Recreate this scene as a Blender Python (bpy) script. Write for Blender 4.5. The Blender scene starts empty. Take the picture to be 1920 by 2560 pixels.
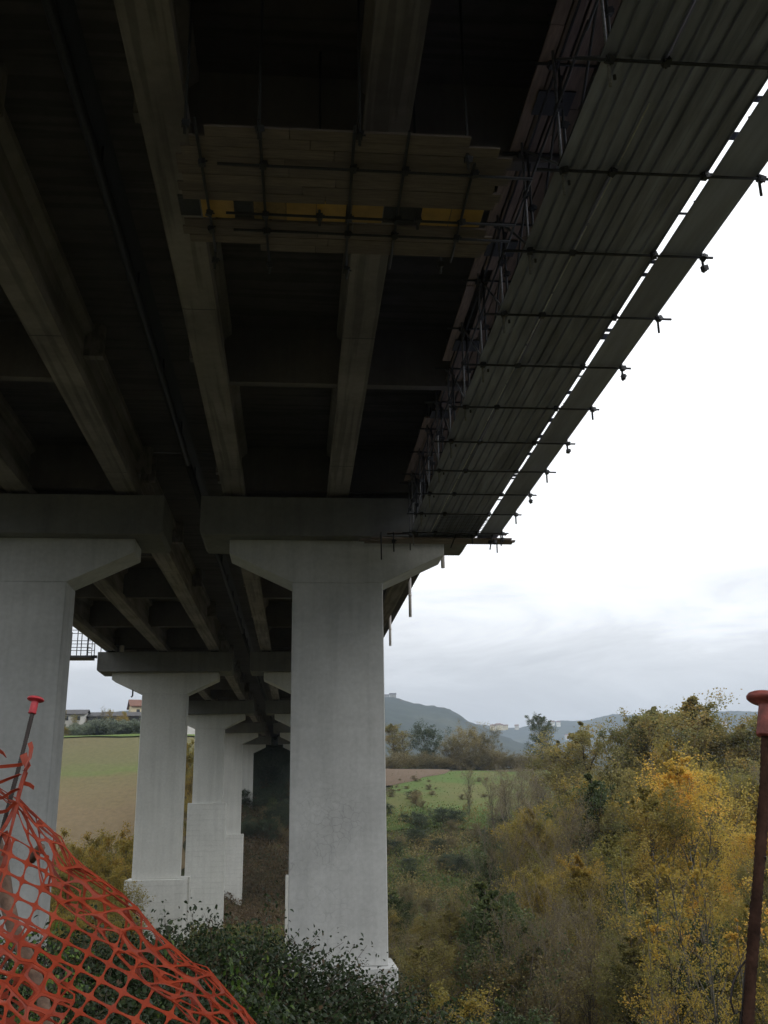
import bpy, math, random
import numpy as np
from mathutils import Vector, Matrix

S = bpy.context.scene
COL = S.collection
R = random.Random(7)
NR = np.random.default_rng(7)
rad = math.radians

# ------------------------------------------------------------------ camera
F = 2440.0                                    # focal length in photo pixels (1920 x 2560)
_vy = Vector((738 - 960, -(2045 - 1280), -F)).normalized()
_vz = Vector((835 - 960, 7755, -F)); _vz = (_vz - _vz.dot(_vy) * _vy).normalized()
_vx = _vy.cross(_vz)
CM = Matrix((_vx, _vy, _vz))                  # camera axes -> world (X right of bridge, Y along it, Z up)
cam_d = bpy.data.cameras.new('camera'); cam = bpy.data.objects.new('camera', cam_d); COL.objects.link(cam)
cam_d.sensor_fit = 'VERTICAL'; cam_d.sensor_height = 24.0; cam_d.lens = 24.0 * F / 2560
cam_d.clip_start = 0.05; cam_d.clip_end = 16000
cam.matrix_world = CM.to_4x4(); S.camera = cam

# ------------------------------------------------------------------ world, sun, exposure
SUN_EL, SUN_AZ = rad(36), rad(146)            # azimuth measured clockwise from +Y
W = bpy.data.worlds.new('World'); S.world = W; W.use_nodes = True
nt = W.node_tree; nt.nodes.clear()
def wn(t, **k):
    n = nt.nodes.new(t)
    for a, b in k.items(): setattr(n, a, b)
    return n
o_ = wn('ShaderNodeOutputWorld'); bg = wn('ShaderNodeBackground'); bg.inputs['Strength'].default_value = 0.1
sky = wn('ShaderNodeTexSky', sky_type='NISHITA', sun_disc=False, sun_elevation=SUN_EL, sun_rotation=SUN_AZ)
tc = wn('ShaderNodeTexCoord'); sx = wn('ShaderNodeSeparateXYZ'); nt.links.new(tc.outputs['Generated'], sx.inputs[0])
mp = wn('ShaderNodeMapping'); mp.inputs['Scale'].default_value = (1.0, 1.0, 4.0); mp.inputs['Rotation'].default_value = (0.0, 0.22, 0.5)
nt.links.new(tc.outputs['Generated'], mp.inputs[0])
nz = wn('ShaderNodeTexNoise'); nz.inputs['Scale'].default_value = 4.2; nz.inputs['Detail'].default_value = 7; nz.inputs['Roughness'].default_value = 0.62; nz.inputs['Distortion'].default_value = 0.5
nt.links.new(mp.outputs[0], nz.inputs['Vector'])
wob = wn('ShaderNodeMath', operation='MULTIPLY_ADD'); nt.links.new(nz.outputs[0], wob.inputs[0]); wob.inputs[1].default_value = 0.26; wob.inputs[2].default_value = -0.125
add = wn('ShaderNodeMath', operation='ADD'); nt.links.new(sx.outputs['Z'], add.inputs[0]); nt.links.new(wob.outputs[0], add.inputs[1])
cr = wn('ShaderNodeValToRGB'); nt.links.new(add.outputs[0], cr.inputs[0])
e = cr.color_ramp.elements
e[0].position = 0.0; e[0].color = (0.056, 0.057, 0.059, 1)
e[1].position = 1.0; e[1].color = (0.175, 0.177, 0.180, 1)
for p, c in ((0.07, (0.064, 0.065, 0.067, 1)), (0.12, (0.073, 0.0745, 0.0765, 1)), (0.175, (0.092, 0.0935, 0.0955, 1)), (0.25, (0.132, 0.1335, 0.135, 1))):
    q = e.new(p); q.color = c
sc10 = wn('ShaderNodeVectorMath', operation='SCALE'); sc10.inputs['Scale'].default_value = 100.0
nt.links.new(cr.outputs[0], sc10.inputs[0])
mx = wn('ShaderNodeMixRGB'); mx.inputs[0].default_value = 0.965
nt.links.new(sky.outputs[0], mx.inputs[1]); nt.links.new(sc10.outputs[0], mx.inputs[2])
nt.links.new(mx.outputs[0], bg.inputs['Color']); nt.links.new(bg.outputs[0], o_.inputs['Surface'])
sd = bpy.data.lights.new('sun', 'SUN'); sd.energy = 0.8; sd.angle = rad(40); sd.color = (1.0, 0.97, 0.92)
so = bpy.data.objects.new('sun', sd); COL.objects.link(so)
_d = Vector((math.sin(SUN_AZ) * math.cos(SUN_EL), math.cos(SUN_AZ) * math.cos(SUN_EL), math.sin(SUN_EL)))
so.rotation_euler = _d.to_track_quat('Z', 'Y').to_euler(); so.location = (30, -30, 60)
S.view_settings.view_transform = 'Standard'; S.view_settings.look = 'None'
S.view_settings.exposure = 0.0; S.view_settings.gamma = 1.0; S.view_settings.use_curve_mapping = False
S.cycles.max_bounces = 8; S.cycles.diffuse_bounces = 5; S.cycles.transparent_max_bounces = 8
S.cycles.volume_bounces = 1

# ------------------------------------------------------------------ materials
def M(name, build):
    m = bpy.data.materials.new(name); m.use_nodes = True
    t = m.node_tree; b = t.nodes['Principled BSDF']
    build(m, t, b); return m
def nd(t, typ, ins=None, **k):
    n = t.nodes.new(typ)
    for a, v in k.items(): setattr(n, a, v)
    for a, v in (ins or {}).items():
        if hasattr(v, 'is_output') or isinstance(v, bpy.types.NodeSocket): t.links.new(v, n.inputs[a])
        else: n.inputs[a].default_value = v
    return n
def ramp(t, fac, stops):
    n = t.nodes.new('ShaderNodeValToRGB'); t.links.new(fac, n.inputs[0]); e = n.color_ramp.elements
    while len(e) < len(stops): e.new(0.5)
    for q, (p, c) in zip(e, stops):
        q.position = p; q.color = (c[0], c[1], c[2], 1) if hasattr(c, '__len__') else (c, c, c, 1)
    return n.outputs[0]
def pos(t, scale=(1, 1, 1)):
    g = t.nodes.new('ShaderNodeNewGeometry')
    return nd(t, 'ShaderNodeMapping', {'Vector': g.outputs['Position'], 'Scale': scale}).outputs[0]
def noise(t, vec, scale, detail=5, rough=0.6):
    return nd(t, 'ShaderNodeTexNoise', {'Vector': vec, 'Scale': scale, 'Detail': detail, 'Roughness': rough}).outputs[0]
def mul(t, a, b, fac=1.0, mode='MULTIPLY'):
    return nd(t, 'ShaderNodeMixRGB', {0: fac, 1: a, 2: b}, blend_type=mode).outputs[0]
def bump(t, b, h, strength=0.3, dist=0.02):
    n = nd(t, 'ShaderNodeBump', {'Height': h, 'Strength': strength, 'Distance': dist}); t.links.new(n.outputs[0], b.inputs['Normal'])

def concrete(name, col, var=0.25, lines=None, boards=0, cracks=False, streak=0.35, rough=0.9):
    def f(m, t, b):
        p = pos(t)
        n1 = noise(t, p, 0.35, 6); n2 = noise(t, p, 6.0, 5)
        st = noise(t, pos(t, (2.2, 2.2, 0.12)), 1.0, 5)
        c = ramp(t, n1, [(0.3, [v * (1 - var) for v in col]), (0.7, [v * (1 + var * 0.5) for v in col])])
        c = mul(t, c, ramp(t, n2, [(0.3, 0.90), (0.7, 1.04)]), 1.0)
        c = mul(t, c, ramp(t, st, [(0.35, 0.62), (0.55, 1.0)]), streak)
        h = n2
        if lines:                                  # formwork joints: (axis scale vector, spacing factor)
            v = noise(t, pos(t, lines), 1.0, 2, 0.4)
            c = mul(t, c, ramp(t, v, [(0.40, 0.50), (0.5, 1.0), (0.6, 1.08)]), 0.6)
        if boards:                                 # horizontal shutter-board joints, uneven and interrupted
            zz = nd(t, 'ShaderNodeSeparateXYZ', {0: p}).outputs[2]
            zz = nd(t, 'ShaderNodeMath', {0: noise(t, pos(t, (1, 1, .2)), 1.2, 2), 1: 0.12, 2: zz}, operation='MULTIPLY_ADD').outputs[0]
            fr = nd(t, 'ShaderNodeMath', {0: nd(t, 'ShaderNodeMath', {0: zz, 1: boards}, operation='DIVIDE').outputs[0]}, operation='FRACT').outputs[0]
            ln = ramp(t, fr, [(0.0, 0.62), (0.07, 0.97), (0.5, 1.0), (1.0, 0.95)])
            c = nd(t, 'ShaderNodeMixRGB', {0: ramp(t, noise(t, pos(t, (.5, .5, 2)), 1.0, 3), [(0.4, 0.15), (0.6, 0.9)]), 1: c, 2: mul(t, c, ln)}).outputs[0]
        if cracks:
            v = nd(t, 'ShaderNodeTexVoronoi', {'Vector': nd(t, 'ShaderNodeVectorMath', {0: p, 1: nd(t, 'ShaderNodeVectorMath', {0: nd(t, 'ShaderNodeTexNoise', {'Vector': p, 'Scale': 2.2, 'Detail': 4}).outputs[1], 'Scale': 0.45}, operation='SCALE').outputs[0]}, operation='ADD').outputs[0], 'Scale': 3.4}, feature='DISTANCE_TO_EDGE').outputs[0]
            mk = ramp(t, noise(t, p, 0.4, 3), [(0.48, 0.0), (0.62, 1.0)])
            lo = ramp(t, nd(t, 'ShaderNodeMath', {0: nd(t, 'ShaderNodeSeparateXYZ', {0: p}).outputs[2], 1: 6.0}, operation='DIVIDE').outputs[0], [(0.1, 1.0), (0.45, 0.0)])
            mk = nd(t, 'ShaderNodeMath', {0: mk, 1: lo}, operation='MULTIPLY').outputs[0]
            ck = ramp(t, v, [(0.0, 0.66), (0.03, 0.92), (0.07, 1.0)])
            c = nd(t, 'ShaderNodeMixRGB', {0: mk, 1: c, 2: mul(t, c, ck, 0.8)}).outputs[0]
            c = mul(t, c, ramp(t, noise(t, pos(t, (1, 1, 2.0)), 0.5, 5, 0.6), [(0.35, 0.88), (0.65, 1.04)]), 0.8)
        t.links.new(c, b.inputs['Base Color']); b.inputs['Roughness'].default_value = rough
        bump(t, b, h, 0.12, 0.02)
    return M(name, f)

def simple(name, col, rough=0.7, metal=0.0, var=0.3, scale=8.0, spec=0.5, stretch=(1, 1, 1), bumpy=0.15):
    def f(m, t, b):
        g = t.nodes.new('ShaderNodeTexCoord')
        v = nd(t, 'ShaderNodeMapping', {'Vector': g.outputs['Object'], 'Scale': stretch}).outputs[0]
        n = noise(t, v, scale, 5)
        oi = t.nodes.new('ShaderNodeObjectInfo')
        c = ramp(t, n, [(0.3, [x * (1 - var) for x in col]), (0.7, [min(1, x * (1 + var * 0.6)) for x in col])])
        c = mul(t, c, ramp(t, oi.outputs['Random'], [(0.0, 0.78), (1.0, 1.12)]), 1.0)
        t.links.new(c, b.inputs['Base Color'])
        b.inputs['Roughness'].default_value = rough; b.inputs['Metallic'].default_value = metal
        b.inputs['Specular IOR Level'].default_value = spec
        bump(t, b, n, bumpy, 0.01)
    return M(name, f)

def leafmat(name, stops, rough=0.6, trans=0.35, spec=0.3, clump=0.0, objvar=0.25):
    def f(m, t, b):
        g = t.nodes.new('ShaderNodeNewGeometry'); fac = g.outputs['Random Per Island']
        if clump:
            n = noise(t, pos(t), clump, 3)
            fac = nd(t, 'ShaderNodeMath', {0: nd(t, 'ShaderNodeMath', {0: n, 1: 0.5}, operation='SUBTRACT').outputs[0], 1: 2.2, 2: nd(t, 'ShaderNodeMath', {0: fac, 1: 0.4, 2: 0.3}, operation='MULTIPLY_ADD').outputs[0]}, operation='MULTIPLY_ADD').outputs[0]
        c = ramp(t, fac, stops)
        oi = t.nodes.new('ShaderNodeObjectInfo')
        c = mul(t, c, ramp(t, oi.outputs['Random'], [(0, 1 - objvar), (1, 1 + objvar * 0.5)]))
        t.links.new(c, b.inputs['Base Color']); b.inputs['Roughness'].default_value = rough; b.inputs['Specular IOR Level'].default_value = spec
        tr = nd(t, 'ShaderNodeBsdfTranslucent', {'Color': c})
        ms = nd(t, 'ShaderNodeMixShader', {0: trans, 1: b.outputs[0], 2: tr.outputs[0]})
        t.links.new(ms.outputs[0], t.nodes['Material Output'].inputs['Surface'])
    return M(name, f)

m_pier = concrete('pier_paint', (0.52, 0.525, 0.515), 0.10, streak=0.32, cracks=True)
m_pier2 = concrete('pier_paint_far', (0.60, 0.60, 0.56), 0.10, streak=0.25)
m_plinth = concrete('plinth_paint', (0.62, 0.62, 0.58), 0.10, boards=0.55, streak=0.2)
m_cap = concrete('cap_concrete', (0.19, 0.19, 0.18), 0.25)  # darkened: the deck's shade over the pier tops is in the colour
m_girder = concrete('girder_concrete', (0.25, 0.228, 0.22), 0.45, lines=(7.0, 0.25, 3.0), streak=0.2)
m_diaph = concrete('shade_dark_concrete', (0.138, 0.125, 0.12), 0.35)  # shade of the coffers put into the colour, as in the slab's
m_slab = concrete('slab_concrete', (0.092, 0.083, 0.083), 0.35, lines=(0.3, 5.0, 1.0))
m_steel = simple('galvanised_tube', (0.20, 0.20, 0.21), 0.5, 0.6, 0.4, 20)
m_dark = simple('dark_steel', (0.035, 0.036, 0.042), 0.55, 0.3, 0.4, 25)
m_sheet = simple('corrugated_sheet', (0.245, 0.262, 0.355), 0.5, 0.0, 0.5, 1.6, stretch=(3, 0.35, 1))  # blue cast carries veiling glare in the base colour
m_strip = simple('flat_sheet', (0.315, 0.345, 0.48), 0.45, 0.0, 0.25, 1.2, stretch=(3, 0.3, 1))  # stronger blue, again the glare painted into the sheet
m_plank = simple('scaffold_plank', (0.24, 0.175, 0.14), 0.8, 0, 0.35, 5, stretch=(5, 0.5, 5))
m_plankx = simple('scaffold_plank_across', (0.185, 0.15, 0.135), 0.8, 0, 0.35, 5, stretch=(0.5, 5, 5))
m_yellow = simple('formwork_panel', (0.50, 0.30, 0.06), 0.5, 0, 0.25, 3)
m_pvc = simple('pvc_pipe', (0.62, 0.58, 0.55), 0.4, 0, 0.1, 6)
m_rust = simple('rusty_rebar', (0.042, 0.021, 0.014), 0.95, 0.0, 0.6, 45, 0.15, bumpy=0.5)
m_rustdark = simple('dark_rebar', (0.04, 0.03, 0.027), 0.8, 0.1, 0.5, 30, bumpy=0.5)
m_cap_red = simple('red_plastic', (0.55, 0.045, 0.06), 0.5, 0, 0.2, 40)
m_cap_red2 = simple('faded_red_plastic', (0.23, 0.056, 0.044), 0.6, 0, 0.6, 60)
m_wood = simple('weathered_wood', (0.16, 0.10, 0.07), 0.9, 0, 0.5, 30, bumpy=0.6)
m_wire = simple('binding_wire', (0.03, 0.025, 0.025), 0.6, 0.5, 0.2, 9)
m_bark = simple('bark', (0.095, 0.078, 0.058), 0.9, 0, 0.4, 6, stretch=(3, 3, 0.5))
m_bark_pale = simple('pale_bark', (0.125, 0.115, 0.09), 0.9, 0, 0.4, 6, stretch=(3, 3, 0.5))
m_twig = simple('twig', (0.20, 0.165, 0.12), 0.9, 0, 0.35, 2)
m_stem = simple('bramble_stem', (0.075, 0.05, 0.04), 0.8, 0, 0.4, 6)

L_gold = leafmat('leaf_gold', [(0.0, (0.276, 0.265, 0.075)), (0.35, (0.465, 0.366, 0.083)), (0.7, (0.691, 0.468, 0.083)), (1, (0.754, 0.392, 0.083))], clump=0.25, trans=.5)
L_yolive = leafmat('leaf_yellow_olive', [(0.0, (0.191, 0.191, 0.055)), (0.4, (0.318, 0.266, 0.064)), (0.8, (0.444, 0.319, 0.072)), (1, (0.524, 0.305, 0.047))], clump=0.3, trans=.45)
L_olive = leafmat('leaf_olive', [(0.0, (0.145, 0.157, 0.062)), (0.4, (0.228, 0.204, 0.068)), (0.8, (0.308, 0.251, 0.076)), (1, (0.389, 0.251, 0.062))], clump=0.3, trans=.45)
L_rust = leafmat('leaf_rust', [(0.0, (0.153, 0.178, 0.068)), (0.4, (0.231, 0.216, 0.074)), (0.8, (0.333, 0.245, 0.074)), (1, (0.398, 0.245, 0.068))], clump=0.25, trans=.45)
L_brown = leafmat('leaf_brown', [(0.0, (0.140, 0.135, 0.063)), (0.5, (0.216, 0.178, 0.084)), (0.85, (0.270, 0.216, 0.089)), (1, (0.356, 0.292, 0.084))], trans=.45, clump=.2)
L_green = leafmat('leaf_green', [(0.0, (0.052, 0.081, 0.032)), (0.5, (0.086, 0.115, 0.046)), (0.85, (0.127, 0.149, 0.046)), (1, (0.184, 0.184, 0.046))], clump=0.6)
L_dark = leafmat('leaf_dark', [(0.0, (0.04, 0.06, 0.032)), (0.6, (0.065, 0.09, 0.045)), (1, (0.095, 0.11, 0.055))], clump=0.5)
L_grey = leafmat('leaf_grey_green', [(0.0, (0.098, 0.122, 0.081)), (0.6, (0.163, 0.195, 0.139)), (1, (0.244, 0.260, 0.179))], clump=0.3)
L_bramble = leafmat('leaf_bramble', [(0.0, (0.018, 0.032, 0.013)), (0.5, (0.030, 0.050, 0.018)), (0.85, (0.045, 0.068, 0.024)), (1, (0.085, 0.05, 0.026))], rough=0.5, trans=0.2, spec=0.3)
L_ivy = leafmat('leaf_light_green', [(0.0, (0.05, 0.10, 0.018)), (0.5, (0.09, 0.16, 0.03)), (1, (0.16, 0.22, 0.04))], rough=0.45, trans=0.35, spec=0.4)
L_mix = leafmat('leaf_undergrowth', [(0.0, (0.069, 0.119, 0.035)), (0.3, (0.111, 0.154, 0.044)), (0.5, (0.167, 0.167, 0.057)), (0.72, (0.222, 0.174, 0.069)), (1, (0.292, 0.230, 0.076))], clump=0.16)
L_bracken = leafmat('leaf_bracken', [(0.0, (0.060, 0.051, 0.027)), (0.4, (0.128, 0.087, 0.045)), (0.75, (0.170, 0.122, 0.063)), (1, (0.111, 0.122, 0.036))], clump=0.25)
L_grass = leafmat('leaf_grass', [(0.0, (0.09, 0.13, 0.035)), (0.6, (0.12, 0.17, 0.04)), (1, (0.16, 0.16, 0.06))], clump=0.2, trans=.5)

def f_net(m, t, b):
    n = noise(t, pos(t), 14, 6, .7)
    c = ramp(t, n, [(0.3, (0.27, 0.038, 0.018)), (0.55, (0.39, 0.056, 0.021)), (0.75, (0.46, 0.095, 0.045))])
    t.links.new(c, b.inputs['Base Color']); b.inputs['Roughness'].default_value = 0.5
    tr = nd(t, 'ShaderNodeBsdfTranslucent', {'Color': c}); ms = nd(t, 'ShaderNodeMixShader', {0: 0.3, 1: b.outputs[0], 2: tr.outputs[0]})
    t.links.new(ms.outputs[0], t.nodes['Material Output'].inputs['Surface'])
m_net = M('orange_net', f_net)

def groundmat(name, stops, scale=0.06, fine=2.0, amp=1.0, stretch=(1, 1, 1)):
    def f(m, t, b):
        n = noise(t, pos(t, stretch), scale, 6, 0.6); n2 = noise(t, pos(t), fine, 5, 0.7)
        c = ramp(t, n, stops); c = mul(t, c, ramp(t, n2, [(0.3, 0.65), (0.7, 1.15)]), amp)
        t.links.new(c, b.inputs['Base Color']); b.inputs['Roughness'].default_value = 0.95; b.inputs['Specular IOR Level'].default_value = 0.1
        bump(t, b, n2, 0.5, 0.15)
    return M(name, f)
m_ground = groundmat('ground_cover', [(0.3, (0.035, 0.045, 0.02)), (0.5, (0.065, 0.06, 0.03)), (0.7, (0.09, 0.07, 0.04))], 0.05)
m_hill = groundmat('forest_hill', [(0.35, (0.024, 0.034, 0.026)), (0.55, (0.036, 0.047, 0.034)), (0.7, (0.06, 0.068, 0.045))], 0.006, 0.035)
m_plough = groundmat('ploughed_soil', [(0.35, (0.105, 0.076, 0.052)), (0.65, (0.135, 0.098, 0.068))], 0.03, 1.0, 0.6)
def f_field(m, t, b):
    g = t.nodes.new('ShaderNodeNewGeometry'); sp = nd(t, 'ShaderNodeSeparateXYZ', {0: g.outputs['Position']})
    v = nd(t, 'ShaderNodeMath', {0: sp.outputs[0], 1: -0.55, 2: sp.outputs[1]}, operation='MULTIPLY_ADD').outputs[0]       # sown in oblique swathes
    v = nd(t, 'ShaderNodeMath', {0: noise(t, pos(t), .045, 4), 1: 46.0, 2: v}, operation='MULTIPLY_ADD').outputs[0]
    v = nd(t, 'ShaderNodeMapRange', {0: v, 1: 150.0, 2: 320.0}).outputs[0]
    c = ramp(t, v, [(0.0, (0.141, 0.107, 0.059)), (.42, (0.148, 0.111, 0.061)), (.54, (0.130, 0.111, 0.053)), (.585, (0.105, 0.125, 0.042)), (.615, (0.108, 0.122, 0.044)), (.65, (0.115, 0.111, 0.050)), (.85, (0.122, 0.107, 0.052)), (1.0, (0.126, 0.107, 0.056))])
    n2 = noise(t, pos(t, (1, .5, 1)), 1.2, 5, .7); c = mul(t, c, ramp(t, n2, [(.3, .8), (.7, 1.1)]))
    t.links.new(c, b.inputs['Base Color']); b.inputs['Roughness'].default_value = .95; b.inputs['Specular IOR Level'].default_value = .1; bump(t, b, n2, .4, .1)
m_field = M('stubble_field', f_field)
m_meadow = groundmat('green_meadow', [(0.3, (0.13, 0.12, 0.05)), (0.45, (0.105, 0.118, 0.04)), (0.55, (0.082, 0.122, 0.034)), (0.7, (0.078, 0.125, 0.032))], 0.05, 1.0, 0.5)
m_grass = groundmat('grass_strip', [(0.35, (0.085, 0.12, 0.032)), (0.65, (0.11, 0.155, 0.04))], 0.05, 1.0, 0.5)

# ------------------------------------------------------------------ mesh helpers
class MB:
    def __init__(s): s.v = []; s.f = []; s.mi = []; s.cur = 0
    def add(s, vs, fs):
        b = len(s.v); s.v.extend(tuple(map(float, v)) for v in vs)
        for f in fs: s.f.append(tuple(b + i for i in f)); s.mi.append(s.cur)
        return s
    def box(s, x0, x1, y0, y1, z0, z1):
        return s.add([(x0, y0, z0), (x1, y0, z0), (x1, y1, z0), (x0, y1, z0), (x0, y0, z1), (x1, y0, z1), (x1, y1, z1), (x0, y1, z1)],
                     [(0, 3, 2, 1), (4, 5, 6, 7), (0, 1, 5, 4), (1, 2, 6, 5), (2, 3, 7, 6), (3, 0, 4, 7)])
    def prism_y(s, prof, y0, y1, z0=0.0, z1=None):
        """profile (x, z) counter-clockwise seen from -Y, swept from y0 to y1; z0/z1 shift its ends"""
        if z1 is None: z1 = z0
        n = len(prof)
        v = [(x, y0, z + z0) for x, z in prof] + [(x, y1, z + z1) for x, z in prof]
        f = [tuple(range(n)), tuple(range(2 * n - 1, n - 1, -1))] + [(i, n + i, n + (i + 1) % n, (i + 1) % n) for i in range(n)]
        return s.add(v, f)
    def tube(s, pts, r, n=8, cap=True):
        pts = [Vector(p) for p in pts]; k = len(pts)
        rs = list(r) if hasattr(r, '__len__') else [r] * k
        b = len(s.v); a = None
        for i, p in enumerate(pts):
            d = (pts[min(i + 1, k - 1)] - pts[max(i - 1, 0)])
            if d.length < 1e-9: d = Vector((0, 0, 1))
            d.normalize()
            if a is None: a = d.orthogonal().normalized()
            else:
                a = a - d * a.dot(d); a = a.normalized() if a.length > 1e-6 else d.orthogonal().normalized()
            c = d.cross(a)
            for j in range(n):
                t = 2 * math.pi * j / n
                s.v.append(tuple(p + (a * math.cos(t) + c * math.sin(t)) * rs[i]))
        for i in range(k - 1):
            for j in range(n):
                s.f.append((b + i * n + j, b + i * n + (j + 1) % n, b + (i + 1) * n + (j + 1) % n, b + (i + 1) * n + j)); s.mi.append(s.cur)
        if cap and n > 3:
            s.f.append(tuple(b + j for j in range(n - 1, -1, -1))); s.f.append(tuple(b + (k - 1) * n + j for j in range(n))); s.mi += [s.cur] * 2
        return s
    def lathe(s, prof, origin=(0, 0, 0), axis=(0, 0, 1), n=24):
        ax = Vector(axis).normalized(); a = ax.orthogonal().normalized(); c = ax.cross(a); o = Vector(origin)
        b = len(s.v)
        for r, z in prof:
            for j in range(n):
                t = 2 * math.pi * j / n; s.v.append(tuple(o + ax * z + (a * math.cos(t) + c * math.sin(t)) * r))
        for i in range(len(prof) - 1):
            for j in range(n):
                s.f.append((b + i * n + j, b + i * n + (j + 1) % n, b + (i + 1) * n + (j + 1) % n, b + (i + 1) * n + j)); s.mi.append(s.cur)
        s.f.append(tuple(b + j for j in range(n - 1, -1, -1))); s.f.append(tuple(b + (len(prof) - 1) * n + j for j in range(n))); s.mi += [s.cur] * 2
        return s
    def mesh(s, name, mats, off=(0, 0, 0), smooth=False):
        me = bpy.data.meshes.new(name)
        v = [(x - off[0], y - off[1], z - off[2]) for x, y, z in s.v]
        me.from_pydata(v, [], s.f)
        mats = mats if isinstance(mats, (list, tuple)) else [mats]
        for m in mats: me.materials.append(m)
        if len(mats) > 1: me.polygons.foreach_set('material_index', s.mi)
        if smooth: me.polygons.foreach_set('use_smooth', [True] * len(me.polygons))
        me.update(); return me

WL = {}
def link(name, data, parent=None, loc=(0, 0, 0)):
    o = bpy.data.objects.new(name, data); COL.objects.link(o)
    base = WL[parent.name] if parent else Vector((0, 0, 0))
    o.location = Vector(loc) - base; o.parent = parent; WL[o.name] = Vector(loc); return o
def tag(o, label=None, cat=None, group=None, kind=None):
    if label: o['label'] = label
    if cat: o['category'] = cat
    if group: o['group'] = group
    if kind: o['kind'] = kind
    return o
def thing(name, label, cat, loc=(0, 0, 0), group=None):
    return tag(link(name, None, None, loc), label, cat, group)
def part(name, mb, mat, parent, smooth=False, bevel=0, loc=None):
    l = tuple(WL[parent.name]) if loc is None else loc
    o = link(name, mb.mesh(name, mat, l, smooth), parent, l)
    if bevel:
        b = o.modifiers.new('bevel', 'BEVEL'); b.width = bevel; b.segments = 1; b.limit_method = 'ANGLE'
    return o
def copy_tree(o, loc, rz=0.0, sc=(1, 1, 1), label=None, group=None):
    c = o.copy(); COL.objects.link(c); c.location = loc; c.rotation_euler = (0, 0, rz); c.scale = sc
    if label: c['label'] = label
    if group: c['group'] = group
    for ch in o.children:
        d = ch.copy(); COL.objects.link(d); d.parent = c
    return c
def quads(name, centers, sizes, mat, elong=1.5, up=0.0, rng=NR, fold=0.25):
    """many small folded leaves: 4 vertices, two triangles, each its own island"""
    n = len(centers); c = np.asarray(centers, float); s = np.asarray(sizes, float).reshape(-1, 1) * np.ones((n, 1))
    d = rng.normal(size=(n, 3)); d[:, 2] -= up; d /= np.linalg.norm(d, axis=1, keepdims=True)
    q = rng.normal(size=(n, 3)); u = np.cross(d, q); u /= np.linalg.norm(u, axis=1, keepdims=True); w = np.cross(d, u)
    a = c - d * s * elong * .5; b = c + d * s * elong * .5
    l = c + u * s * .5 + w * s * fold * .5; r = c - u * s * .5 + w * s * fold * .5
    V = np.stack([a, l, b, r], 1).reshape(-1, 3)
    idx = np.arange(n) * 4
    T = np.stack([idx, idx + 1, idx + 2, idx, idx + 2, idx + 3], 1).reshape(-1)
    return V, T
def tri_mesh(name, V, T, mats, mi=None):
    me = bpy.data.meshes.new(name); nt_ = len(T) // 3
    me.vertices.add(len(V)); me.vertices.foreach_set('co', np.asarray(V, np.float32).ravel())
    me.loops.add(len(T)); me.loops.foreach_set('vertex_index', np.asarray(T, np.int32))
    me.polygons.add(nt_); me.polygons.foreach_set('loop_start', np.arange(nt_, dtype=np.int32) * 3); me.polygons.foreach_set('loop_total', np.full(nt_, 3, np.int32))
    for m in (mats if isinstance(mats, (list, tuple)) else [mats]): me.materials.append(m)
    if mi is not None: me.polygons.foreach_set('material_index', np.asarray(mi, np.int32))
    me.update(calc_edges=True); return me
def mb_tris(mb):
    T = []
    for f in mb.f:
        for i in range(1, len(f) - 1): T += [f[0], f[i], f[i + 1]]
    return np.array(mb.v, float).reshape(-1, 3), np.array(T, int)
def at(px, py, Y):
    d = CM @ Vector((px - 960, -(py - 1280), -F)); return d * (Y / d.y)

# ------------------------------------------------------------------ terrain
def lerp_tab(x, tab):
    return float(np.interp(x, [a for a, _ in tab], [b for _, b in tab]))
T_LEFT = [(-30, -1.7), (2, -1.7), (6, -2.6), (12, -4.2), (30, -6.5), (75, -9), (120, -9.5), (150, -5), (250, 20), (272, 21.5), (330, 23), (600, 20), (1200, 40), (9000, 40)]
T_MID = [(-30, -1.7), (2.5, -1.75), (5, -2.4), (9, -3.6), (20, -5.8), (40, -7.5), (80, -9.5), (120, -13), (154, -13), (160, -11), (197, 2.0), (232, 13), (250, 14.5), (330, 15), (600, 5), (1200, 20), (9000, 40)]
T_RIGHT = [(-30, -1.7), (2.2, -1.8), (5, -2.9), (10, -5), (22, -9), (40, -12.5), (70, -13.5), (128, -13), (165, -4.5), (180, 0), (200, 4), (240, 10), (270, 12.2), (300, 11), (600, 0), (1200, 20), (9000, 40)]
N1 = [(NR.uniform(0, 6.28), NR.uniform(0, 6.28), NR.uniform(-1, 1), NR.uniform(-1, 1)) for _ in range(40)]
def wob(x, y, base, k=10):
    s = 0
    for i in range(k):
        a, b, c, d = N1[i]; f = base * (1.0 + 0.55 * i)
        s += math.sin(x * f * math.cos(a) + y * f * math.sin(a) + b) / (1 + 0.45 * i)
    return s / 3.0
NEAR_EL = [(-180, 5.0), (-40, 5.5), (-14, 5.6), (-8, 6.0), (-2, 6.6), (2, 7.0), (5.3, 6.65), (6.7, 6.25), (8.8, 5.85), (9.4, 5.5), (10, 5.1), (11, 4.75), (11.8, 4.35), (13, 3.9), (16, 3.5), (30, 3.6), (60, 4.5), (180, 5.0)]
FAR_EL = [(-180, 5.0), (-20, 5.0), (4, 5.3), (9, 5.35), (10.5, 5.25), (11.6, 5.1), (12.6, 5.0), (13.6, 5.25), (15, 5.45), (16.5, 5.35), (18, 5.6), (20, 5.4), (23, 5.55), (26, 5.3), (40, 5.6), (180, 5.0)]
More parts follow.
